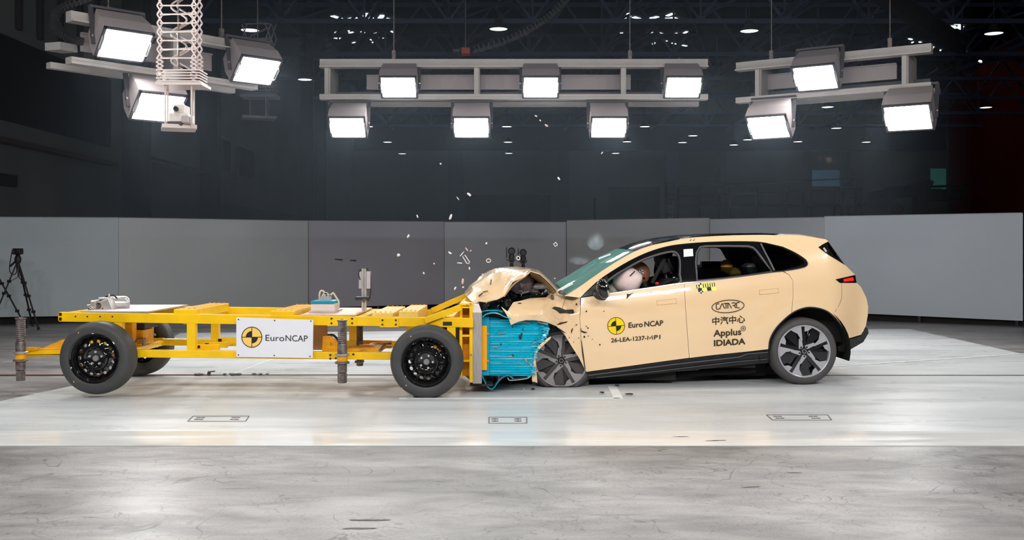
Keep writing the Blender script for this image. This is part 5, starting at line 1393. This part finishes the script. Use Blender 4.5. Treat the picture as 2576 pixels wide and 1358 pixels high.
for (x, y, s_) in ((1450, 765, 2), (1475, 783, 1.6), (1519, 783, 1), (1475, 821, 1.2), (1479, 825, 1.6), (1462, 828, 1), (1509, 867, 1.6), (1470, 847, 2), (1432, 849, 1), (1456, 850, 1), (1443, 860, 1), (1480, 845, 1), (1393, 822, 1), (1490, 853, .8)):
    mb.ball(P(x, y, min(SFen(x, y), SF(x, y))-.004 if x < 1462 else SF(x, y)-.004), s_*.0045, 5, (1, .4, 1.2))
for q_ in mb.islands(): cb('paint_chip', q_, mat('chip_dark', rgb(70, 58, 44), .7) if q_ is None else M['ink_car'])
for pts in ([(1222, 700), (1206, 732), (1196, 756)], [(1238, 700), (1236, 722)],):
    pass
mb = MB(); mb.box(P(1234.5, 712, 9.84), (.012, .006, .07), Matrix.Rotation(.15, 3, 'Y')); mb.box(P(1221, 733, 9.72), (.05, .006, .012), Matrix.Rotation(-.2, 3, 'Y')); mb.box(P(1209, 741, 9.70), (.05, .01, .014), Matrix.Rotation(-.7, 3, 'Y'))
for q_ in mb.islands(): cb('bonnet_tear', q_, M['steel_dark'], smooth=False)
# crease lines: bright folded edges
for pts in ([(1393, 787), (1400, 800), (1408, 802), (1420, 793)], [(1387, 750), (1394, 770)], [(1197, 740), (1206, 718), (1222, 694)]):
    cb('fold_crease', ribbon_px(pts, 1.2, lambda x, y: (SFen(x, y) if x > 1300 else 9.78)-.004, th=.004), M['cream'])

# --- lettering and stickers
def put(txt, x0, y0, x1, y1, h, par, bold=0, m=None): 
    return text_mb(txt, x0, y0, x1, y1, h, S, .0045, bold=bold).build('lettering', m or M['ink_car'], par)
emblem(1550, 819.7, 21.5, S, radians(4), M['emb_yellow'], M['emb_line'], fd)
put('Euro', 1581, 824.5, 1617, 822, 13, fd, .022); put('NCAP', 1621, 821.7, 1668.5, 818.4, 13, fd, .022)
put('26-LEA-1237-', 1537.3, 861.2, 1626.5, 854.6, 10.2, fd, .022); put('P1', 1645.5, 853.4, 1661.5, 852.1, 10.2, fd, .022)
ribbon_px([(1629.5, 854.6), (1629.3, 844.8), (1635.3, 851.6), (1641.3, 844), (1641.5, 853.8)], 2.5, lambda x, y: S(x, y)-.005, False, .002).build('letter_stroke', M['ink_car'], fd)
put('中汽中心', 1792, 816, 1874.5, 810, 18, rd, .018)
put('Applus', 1794.8, 846.2, 1865, 841.7, 16, rd, .022)
put('IDIADA', 1796, 870.4, 1875.4, 865.2, 14.5, rd, .032)
def oval(cx, cy, a, b, rot, w, par, m, n=48):
    pts = [(cx+a*cos(t)*cos(rot)+b*sin(t)*sin(rot), cy-a*cos(t)*sin(rot)+b*sin(t)*cos(rot)) for t in [2*pi*i/n for i in range(n)]]
    return ribbon_px(pts, w, lambda x, y: S(x, y)-.005, True, .002).build('oval_line', m, par)
oval(1831.5, 770.6, 40.5, 15.7, radians(4.5), 1.9, rd, M['ink_car']); oval(1870, 826, 5.6, 5.8, 0, 1.2, rd, M['ink_car'], 20)
for pts in ([(1866.8, 826), (1873.2, 825.6)], [(1870, 822.8), (1870, 829.2)]): ribbon_px(pts, 1.1, lambda x, y: S(x, y)-.005, False, .002).build('plus_line', M['ink_car'], rd)
def strokes(segs, x0, y0, w_px, h_px, slope, wd, par):
    for sg_ in segs:
        pts = [(x0+u*w_px, y0-v*h_px-slope*u*w_px) for u, v in sg_]
        ribbon_px(pts, wd, lambda x, y: S(x, y)-.005, False, .002).build('letter_stroke', M['ink_car'], par)
# C A T A R C drawn as angular strokes (letters A without a bar)
cw = 58.5
segs = [[(.13, .95), (.02, .95), (.0, .85), (.0, .12), (.03, .0), (.14, .0)], [(.16, 0), (.17, .3), (.25, .95), (.27, .95), (.36, .0)], [(.32, .95), (.53, .95)], [(.42, .93), (.42, 0)], [(.5, .0), (.5, .95), (.53, .95), (.66, .0)],
        [(.66, .95), (.80, .95), (.83, .85), (.82, .55), (.79, .5), (.70, .5)], [(.76, .5), (.84, .0)], [(1, .95), (.89, .95), (.87, .85), (.87, .12), (.9, .0), (1.0, .0)]]
strokes(segs, 1802, 777.8, cw, 14, .065, 2.1, rd)
# ruler sticker with target marks over the door seam
rs = cb('ruler_sticker', sheet([[(1749, 716), (1799, 710), (1804, 731), (1754, 735.5)]], lambda x, y: S(x, y)-.003, 20, .001), M['ruler_yellow'], rd, False)
mb = MB()
for i in range(9):
    if i == 2: continue
    x = 1751+i*5.6; y = 716-i*.66
    mb.add([P(*q_, S(*q_)-.005) for q_ in ((x, y), (x+2, y-.2), (x+3.6, y+9.5), (x+1.6, y+9.8))], [(0, 1, 2, 3)])
for x, y in ((1755, 725), (1778, 722.5)): mb.add([P(*q_, S(*q_)-.005) for q_ in ((x, y), (x+10, y-1.2), (x+12, y+8), (x+2, y+9.4))], [(0, 1, 2, 3)])
mb.build('ruler_mark', M['ink'], rd)
def target_px(cx, cy, r, par, S_=S, off=.006):
    mb = MB().lathe([(.0001, 0), (r*10/F, 0)], P(cx, cy, S_(cx, cy)-off), 'Y', 16); mb.build('target_disc', M['sticker_white'], par)
    mb = MB()
    for a in (0, pi): mb.lathe([(.0001, 0), (r*10/F*.9, 0)], P(cx, cy, S_(cx, cy)-off-.002), 'Y', 5, a, a+pi/2)
    mb.each('target_quadrant', M['ink'], par)
target_px(1760.5, 716, 5, rd); target_px(1765.5, 735, 4.5, rd)
target_px(1737.5, 603.8, 2.8, rl); target_px(1746, 603.6, 2.8, rl)
cb('white_square', sheet([[(1719.5, 627), (1743, 625.5), (1744, 644), (1720, 646)]], lambda x, y: S(x, y)+.006, 30, .002), M['sticker_white'], None, False)  # plain white square on the B-pillar
cb('arrow_sticker', sheet([[(1576, 752), (1577, 739), (1585, 739.5), (1594, 735)]], lambda x, y: S(x, y)-.004, 30, .001), M['ink'], fd, False)
# --- interior: seats, steering column, airbag, far-side trim
def seat(px, py, Yc, lean, m, sc=1.0):
    """headrest top at px,py"""
    t = empty('seat', P(px, py, Yc)-car.location, parent=car); c = P(px, py, Yc)
    def q(x, z): return c+Vector((x*sc, 0, z*sc))
    def pad(p, q_, w, th, name, mm):
        d = (q_-p); L = d.length; ang = atan2(d.z, d.x)
        mb = MB().box((0, 0, 0), (L, w, th), bev=min(th*.4, .04)); Mx = Matrix.Rotation(-ang, 3, 'Y'); mid = (p+q_)/2; mb.xf(lambda v: Mx @ v+mid); return mb.build(name, mm, t, True)
    pad(q(.0, -.0), q(lean*.20, -.19), .26, .11, 'headrest', m); pad(q(lean*.22, -.24), q(lean*.62, -.80), .48, .13, 'backrest', m); pad(q(lean*.62, -.84), q(lean*.62-.5, -.78), .5, .14, 'seat_cushion', m)
    pad(q(lean*.15, -.15), q(lean*.25, -.28), .08, .02, 'headrest_post', M['steel_dark'])
    for s in (-1, 1):
        mb = MB().box((0, 0, 0), (.55, .06, .15), bev=.025); p, q_ = q(lean*.25-.03, -.30), q(lean*.6-.03, -.76); ang = atan2((q_-p).z, (q_-p).x); Mx = Matrix.Rotation(-ang, 3, 'Y'); mid = (p+q_)/2+Vector((0, s*.22, 0)); mb.xf(lambda v: Mx @ v+mid); mb.build('side_bolster', M['interior_grey'] if False else m, t, True)
    return t
seat(1657, 640, 10.5, .35, M['interior']); seat(1690, 645, 11.25, .35, M['interior'])
seat(1880, 662, 10.5, .30, M['interior'], .95); seat(1905, 664, 11.2, .30, M['interior'], .95)
mb = MB().beam(P(1535, 702, 10.35), P(1562, 735, 10.35), .34, .03, bev=.01); cb('steering_wheel', mb, M['black_plastic'])
cb('dashboard', MB().bpx(1440, 722, 1545, 780, 10.2, 11.6, .03), M['interior'])
def Sab(x, y): return 10.3
ab = MB().ball((0, 0, 0), 1, 12)
def abf(v):
    c = P(1578, 706, 10.22); Mx = Matrix.Rotation(radians(28), 3, 'Y'); e_ = .62; g = lambda t, k: k*abs(t)**e_*(1 if t > 0 else -1); q = Vector((g(v.x, .135), v.y*.19, g(v.z, .135))); q *= 1+.07*mnoise.noise(v*2.2); 
    return c+Mx @ q
ab.xf(abf); cb('airbag', ab, M['airbag'], ang=85)
cb('airbag', MB().ball(P(1546, 728, 10.25), .08, 8, (.9, 1.2, .8)), M['airbag'])
cb('sun_visor_pillar', MB().beam(P(1530, 705, 10.3), P(1552, 735, 10.3), .02, .06), M['interior_grey'], smooth=False)
mb = MB().add([mir(P(x, y, Sin(x, y))) for x, y in ((1470, 745), (1560, 728), (1700, 706), (1830, 688), (1960, 668), (1960, 720), (1480, 790))], [list(range(7))]).solid(Vector((0, -.05, 0))); cb('far_door_trim', mb, M['interior'], smooth=False)
cb('far_door_trim', MB().bpx(1765, 657, 1950, 700, 11.5, 11.6), M['black_trim'], smooth=False)
cb('headlining', MB().grid([[P(x, y+7, 10.35) for x, y in ((1640, 622), (1740, 610), (1860, 604), (1960, 608))], [P(x, y+7, 10.35)+Vector((0, 1.2, .02)) for x, y in ((1640, 622), (1740, 610), (1860, 604), (1960, 608))]]).solid(.01), M['interior_grey'])
cb('parcel_area', MB().bpx(1935, 640, 2060, 700, 10.6, 11.4, .03), M['interior'])
mb = MB(); mb.beam(P(1672, 650, 10.3), P(1640, 712, 10.3), .01, .035); mb.beam(P(1700, 700, 10.2), P(1655, 718, 10.2), .01, .02); [cb('seat_belt', q_, M['black_trim'], smooth=False) for q_ in mb.islands()]
cb('belt_buckle', MB().box(P(1653, 712, 10.25), (.03, .02, .02)), M['red'], smooth=False)
cb('yellow_interior_tag', MB().box(P(1696, 700, 10.5), (.025, .01, .03)), M['ruler_yellow'], smooth=False)
# ---- crash test dummies (things of their own)
def dummy(px, py, Yc, r, lab, m, mk=True):
    t = empty('crash_test_dummy', P(px, py, Yc), lab, 'crash test dummy'); c = P(px, py, Yc)
    mb = MB().ball((0, 0, 0), 1, 14)
    def hf(v):
        x, y, z = v.x*r*1.05, v.y*r*.78, v.z*r*1.25
        if x < 0 and z < 0: x *= .9+.12*abs(sin(z/r*4)); 
        if z < -.3*r: x *= 1-.18*(-z/r-.3); y *= 1-.2*(-z/r-.3)
        return Vector((x, y, z))
    mb.xf(hf)
    # nose and ear relief
    mb2 = MB().ball((-r*1.02, 0, -r*.15), r*.14, 6, (1, .8, 1.4)); mb.add(mb2.v, mb2.f)
    Mx = Matrix.Rotation(radians(-25), 3, 'Y'); mb.xf(lambda v: c+Mx @ v); mb.build('head', m, t, True)
    MB().tube([c+Vector((.03, 0, -r*1.0)), c+Vector((.07, 0, -r*2.0))], r*.42, 14).build('neck', M['black_plastic'], t, True)
    tor = MB().ball((0, 0, 0), 1, 10); tor.xf(lambda v: c+Vector((.14, 0, -r*3.9))+Matrix.Rotation(.25, 3, 'Y') @ Vector((v.x*r*1.3, v.y*r*2.0, v.z*r*2.2))); tor.build('torso', M['interior'], t, True)
    if mk:
        p = c+Vector((-.0, -r*.80, .01)); mb = MB().lathe([(.0001, 0), (.026, 0), (.026, .004)], p, 'Y', 24); mb.build('target_mark', M['sticker_white'], t)
        mb = MB()
        for k_ in range(4): mb.lathe([(.0001, -.002), (.023, -.002)], p, 'Y', 4, k_*pi/2, k_*pi/2+pi/4)
        mb.each('target_quadrant', M['ink'], t)
        MB().ball(c+Vector((.03, -r*.72, -.05)), .011, 6).build('ear_hole', M['ink'], t)
    return t
dummy(1611, 686, 10.42, .093, 'brown-headed crash dummy behind the airbag in the driver seat', M['brown'])
dummy(1828, 671, 10.75, .062, 'taller ochre-headed dummy in the rear seat, left of its neighbour', M['ochre'], False)
dummy(1850, 690, 10.35, .058, 'lower ochre-headed dummy just above the rear door sill', M['ochre'], False)
# ================================================================ TRIPODS
kit = M['black_kit']
def tripod(px, py_top, py_bot, Y, lab, legs, head='camera', spread=1.0, cable=True):
    """legs: list of (px, py, dY) foot positions"""
    t = empty('camera_tripod', P(px, py_bot, Y), lab, 'tripod'); k = Y/F; H = (py_bot-py_top)
    a = P(px, py_top+H*.155, Y)
    for (fx, fy, dy) in legs:
        f_ = P(fx, fy, Y+dy); mb = MB().beam(a, f_, .022, .022); lg = mb.build('leg', kit, t)
        for s_ in (.33, .52, .75):
            q = a.lerp(f_, s_); MB().box(q, (.05, .045, .045)).build('leg_clamp', kit, lg)
        MB().ball(f_+Vector((0, 0, .01)), .026, 6).build('rubber_foot', kit, lg)
    b = P(px+2, py_top+H*.36, Y); MB().tube([a, b], .018, 8).build('centre_column', kit, t)
    for (fx, fy, dy) in legs:
        f_ = P(fx, fy, Y+dy); MB().beam(b, a.lerp(f_, .34), .008, .01).build('spreader_bar', kit, t)
    MB().lathe([(.001, -.05), (.04, -.05), (.055, 0), (.05, .05), (.03, .08), (.05, .1), (.05, .13), (.001, .13)], a, 'Z', 16).build('tripod_head', kit, t, True)
    if head == 'camera':
        c = P(px, py_top+H*.045, Y); MB().box(c, (.13, .14, .10), bev=.015).build('camera_body', kit, t)
        MB().lathe([(.001, 0), (.035, 0), (.045, -.09), (.001, -.08)], c+Vector((.02, -.07, 0)), 'Y', 16).build('camera_lens', kit, t, True)
        MB().beam(c+Vector((-.04, 0, -.03)), c+Vector((-.09, .02, -.02)), .05, .05).build('camera_grip', kit, t)
        if cable:
            MB().tube(cr([c+Vector((-.09, 0, .03)), c+Vector((-.12, 0, -.12)), c+Vector((-.14, 0, -.30)), c+Vector((-.10, 0, -.38)), c+Vector((-.03, 0, -.36)), c+Vector((-.02, 0, -.2))]), .008, 6).build('cable', kit, t)
            MB().beam(c+Vector((-.02, 0, -.15)), c+Vector((-.13, 0, -.25)), .02, .03).build('pan_handle', kit, t)
    else:
        c = P(px, py_top+H*.06, Y)
        MB().lathe([(.001, -.05), (.05, -.05), (.065, -.03), (.065, .02), (.001, .03)], c, 'Y', 20).build('ring_lamp', kit, t, True)
        MB().tube([c+Vector((-.09, 0, -.12)), c+Vector((-.09, 0, .07))], .010, 6).build('side_rod', kit, t)
        MB().lathe([(.035, -.04), (.06, -.04), (.06, .03), (.035, .03), (.035, -.04)], c+Vector((0, 0, -.16)), 'Y', 16).build('camera_housing', kit, t, True)
        MB().beam(c+Vector((-.10, 0, -.16)), c+Vector((.08, 0, -.16)), .03, .02).build('mount_bar', kit, t)
    return t
tripod(45, 623, 826, 17.2, 'black camera tripod standing whole at far left before the grey screen', [(97, 827, .05), (82, 819, .6), (-22, 815, -.1)])
tripod(-25, 628, 826, 17.2, 'black tripod cut by the left picture edge, its leg crossing the other', [(66, 823, .1), (-80, 822, .4), (-60, 830, -.4)], cable=False)
tripod(1287, 620, 812, 18.6, 'left one of two small camera tripods behind the bonnet', [(1316, 813, .1), (1262, 813, .1), (1290, 806, .8)], 'ring')
tripod(1316, 624, 810, 19.0, 'right one of two small camera tripods behind the bonnet', [(1342, 809, .1), (1296, 809, .1), (1312, 802.5, .8)], 'ring')

# ================================================================ FLYING FRAGMENTS
wb = M['white_bit']; gb = mat('pinkish_fragment', rgb(214, 186, 180), .5); db = mat('dark_fragment', rgb(40, 38, 40), .5)
rr = random.Random(5)
def frag(px, py, L_, W_, a_, kind, lab, m=None, Y=10.2):
    k = Y/F; c = P(px, py, Y); m = m or wb; Mx = Matrix.Rotation(-radians(a_), 3, 'Y') @ Matrix.Rotation(rr.uniform(-.4, .4), 3, 'X')
    if kind == 'ring':
        pts = [c+Mx @ Vector((L_*k/2*cos(t), 0, W_*k/2*sin(t))) for t in [2*pi*i/12 for i in range(12)]]
        mb = MB().tube(pts, .0045, 5, closed=True)
    elif kind == 'loop':
        pts = [c+Mx @ Vector((x*k*L_/2, 0, z*k*W_/2)) for x, z in ((-1, -.8), (-.9, .9), (.8, .9), (1, -.2), (.7, -1))]
        mb = MB().tube(pts, .005, 5, closed=True)
    else:
        mb = MB().ball((0, 0, 0), 1, 4); hx, hz = L_*k/2, W_*k/2; sd = rr.uniform(0, 99)
        mb.xf(lambda v: c+Mx @ (Vector((v.x*hx, v.y*min(hx, hz)*.7, v.z*hz))*(1+.45*mnoise.noise(v*1.3+Vector((sd, 0, 0))))))
    o = mb.build('debris_fragment', m, None); tag(o, lab, 'debris', 'fragments flying off the crash'); return o
fr_ = [(1180, 489, 13, 6, -40, 'chip', 'white fragment high above the barrier against the brown shutter'), (1152, 499, 12, 2.5, -50, 'chip', 'thin grey sliver just left of the high white fragment'),
 (1050, 544, 9, 4, -75, 'chip', 'white fragment touching the top edge of the grey screen'), (1133.6, 545, 16, 6, 68, 'chip', 'long white shard at the top edge of the grey screens'),
 (1027, 594, 11, 5, 65, 'chip', 'slanting white fragment on the dark grey panel, upper left'), (1002.5, 641.6, 9, 8, 30, 'chip', 'roundish white fragment, leftmost of the spray'),
 (1092, 663, 4, 4, 0, 'chip', 'tiny white speck between the leftmost fragment and the panel joint'), (1066, 687, 6, 4.5, -60, 'chip', 'small white fragment low over the trolley front'),
 (1132, 636, 10, 4.5, -30, 'chip', 'white fragment right of the panel joint'), (1161.6, 639, 20, 2.6, 48, 'chip', 'long thin upright sliver above the barrier'),
 (1174, 627, 11, 4, -50, 'chip', 'pinkish fragment topmost of the cluster above the barrier'), (1184, 630.6, 6, 3, 40, 'chip', 'small bright chip beside the pinkish fragment'),
 (1172.7, 652.7, 24, 8, -57, 'loop', 'slanting wire-like loop in the middle of the cluster'), (1157, 661.5, 16, 3, -3, 'chip', 'level thin sliver under the wire-like loop'),
 (1181, 675, 8, 4, -75, 'chip', 'white chip right above the bonnet tip'), (1223.5, 612, 6, 5, 60, 'chip', 'small white chip high between cluster and tripods'),
 (1229, 655.5, 11, 9, 10, 'ring', 'pale ring-shaped fragment left of the twin tripods'), (1303.7, 649, 8, 9, 20, 'ring', 'bright ring-shaped fragment between the twin tripods'),
 (1397.6, 614.7, 8, 9, 40, 'loop', 'hook-shaped white fragment right of the twin tripods'), (1164, 707, 17, 6, 84, 'chip', 'large pinkish white fragment left of the bonnet'),
 (1145, 725, 10, 4.5, 60, 'chip', 'white fragment lowest at left of the bonnet'), (1165, 722.5, 6, 4, 0, 'chip', 'small grey fragment under the large one beside the bonnet'),
 (1255, 676.5, 9, 4, 70, 'chip', 'white chip stuck over the top edge of the bonnet'), (1405.6, 449, 10, 5, -50, 'chip', 'white fragment high in the dark hall, right of centre'),
 (1108.5, 412, 4.5, 4.5, 0, 'chip', 'tiny white speck high in the dark hall, left of centre'), (1514.5, 384.5, 8, 3, 50, 'chip', 'small sliver high under the right floodlight of the centre beam'),
 (1348.6, 292, 9, 4, -20, 'chip', 'dull fragment just under the middle of the centre beam'), (1374.7, 315.6, 10, 5, -30, 'chip', 'lowest dull fragment of the row under the centre beam'),
 (1359, 303, 6, 3, -40, 'chip', 'small middle fragment of the row under the centre beam'), (1214, 690, 4, 3, 0, 'chip', 'tiny chip just above the bonnet shoulder'),
 (2466, 154.6, 12, 7, -30, 'chip', 'pale fragment in front of the dark red hall side, upper right'), (1395.6, 700, 4, 3, 0, 'chip', 'tiny speck right of the bonnet peak')]
for i, f_ in enumerate(fr_):
    m_ = gb if 'pinkish' in f_[6] or 'dull' in f_[6] else wb
    frag(*f_, m=m_, Y=10.2 if f_[1] > 470 else 12.0)
def floorbit(px, py, L_, W_, a_, lab, m, z=.02, Y=None):
    Y = EYE*F/(py-HY) if Y is None else Y; k = Y/F; c = Vector(((px-CX)*k, Y, z)); Mx = Matrix.Rotation(radians(a_), 3, 'Z'); sd = rr.uniform(0, 99)
    mb = MB().ball((0, 0, 0), 1, 4); mb.xf(lambda v: c+Mx @ (Vector((v.x*L_*k/2, v.y*.022, v.z*.008))*(1+.5*mnoise.noise(v*1.4+Vector((sd, 0, 0))))))
    o = mb.build('debris_fragment', m, None); tag(o, lab, 'debris', 'broken bits lying on the floor'); return o
floorbit(1552, 974, 14, 6, 10, 'black broken bit at the top of the white floor tape corner', db, .02); floorbit(1514, 992, 14, 3, -55, 'thin black sliver inside the white tape corner', db, .02)
floorbit(1583, 996, 22, 4, 8, 'long black sliver right of the white tape corner', db, .02); floorbit(1316, 981, 5, 3, 20, 'white bit on the floor under the barrier', wb, .015)
floorbit(1341, 982, 10, 3, 0, 'dark bit on the floor before the flat front tyre', db, .015)
# small bracket and rubbish along the tow rail
mb = MB(); k = 10.9/F
mb.beam(P(524, 946, 10.9), P(527, 934, 10.9), .03, .03); mb.beam(P(526, 935, 10.9), P(541, 933.5, 10.9), .02, .012); mb.beam(P(524, 943, 10.9), P(541, 947, 10.9), .05, .02)
o = mb.build('floor_hook', M['steel_dark'], None); tag(o, 'small grey hook standing on the tow rail under the trolley', 'hook')
for i, (x, w_) in enumerate(((500, 30), (565, 8), (585, 22), (600, 16), (640, 14), (655, 12), (672, 10))):
    floorbit(x, 947, w_, 3, rr.uniform(-10, 10), ['flat dark strip left of the grey floor hook', 'small dark bit first to the right of the floor hook', 'dark flat flake on the tow rail, second right of the hook', 'dark flat flake on the tow rail, third right of the hook',
      'crumpled dark bit on the tow rail below the sign board, left one', 'crumpled dark bit on the tow rail below the sign board, middle one', 'crumpled dark bit on the tow rail below the sign board, right one'][i], db, .02, 10.88)

# ================================================================ SMOKE above the windscreen
def smoke(name, c, r, dens, seed, lab, grp):
    m = bpy.data.materials.new('smoke'); m.use_nodes = True; n = m.node_tree.nodes; l = m.node_tree.links; n.clear()
    o_ = n.new('ShaderNodeOutputMaterial'); v = n.new('ShaderNodeVolumePrincipled'); v.inputs['Color'].default_value = (.80, .92, 1, 1)
    tc = n.new('ShaderNodeTexCoord'); ns = n.new('ShaderNodeTexNoise'); ns.inputs['Scale'].default_value = 2.6; ns.inputs['Detail'].default_value = 4; ns.noise_dimensions = '4D'; ns.inputs['W'].default_value = seed
    vl = n.new('ShaderNodeVectorMath'); vl.operation = 'LENGTH'; l.new(tc.outputs['Object'], vl.inputs[0]); l.new(tc.outputs['Object'], ns.inputs['Vector'])
    fo = n.new('ShaderNodeMapRange'); fo.inputs[1].default_value = .1; fo.inputs[2].default_value = .95; fo.interpolation_type = 'SMOOTHSTEP'; fo.inputs[3].default_value = 1; fo.inputs[4].default_value = 0; l.new(vl.outputs['Value'], fo.inputs[0])
    nn = n.new('ShaderNodeMapRange'); nn.inputs[1].default_value = .36; nn.inputs[2].default_value = .66; nn.inputs[3].default_value = 0; nn.inputs[4].default_value = dens; l.new(ns.outputs[0], nn.inputs[0])
    mu = n.new('ShaderNodeMath'); mu.operation = 'MULTIPLY'; m0 = n.new('ShaderNodeMath'); m0.operation = 'POWER'; m0.inputs[1].default_value = 1.2; l.new(fo.outputs[0], m0.inputs[0]); l.new(m0.outputs[0], mu.inputs[0]); l.new(nn.outputs[0], mu.inputs[1]); l.new(mu.outputs[0], v.inputs['Density']); l.new(v.outputs[0], o_.inputs['Volume'])
    ob = MB().ball((0, 0, 0), 1, 10).build(name, m, None); ob.location = c; ob.scale = r; tag(ob, lab, 'smoke', grp); ob['kind'] = 'stuff'; return ob
smoke('smoke', P(1498, 630, 10.9), (.14, .14, .24), 30, 6.6, 'bluish white puff of smoke rising above the windscreen', None)
smoke('smoke', P(1457, 666, 10.8), (.17, .14, .13), 8, 2.2, 'faint wisp of smoke low over the windscreen foot', None)
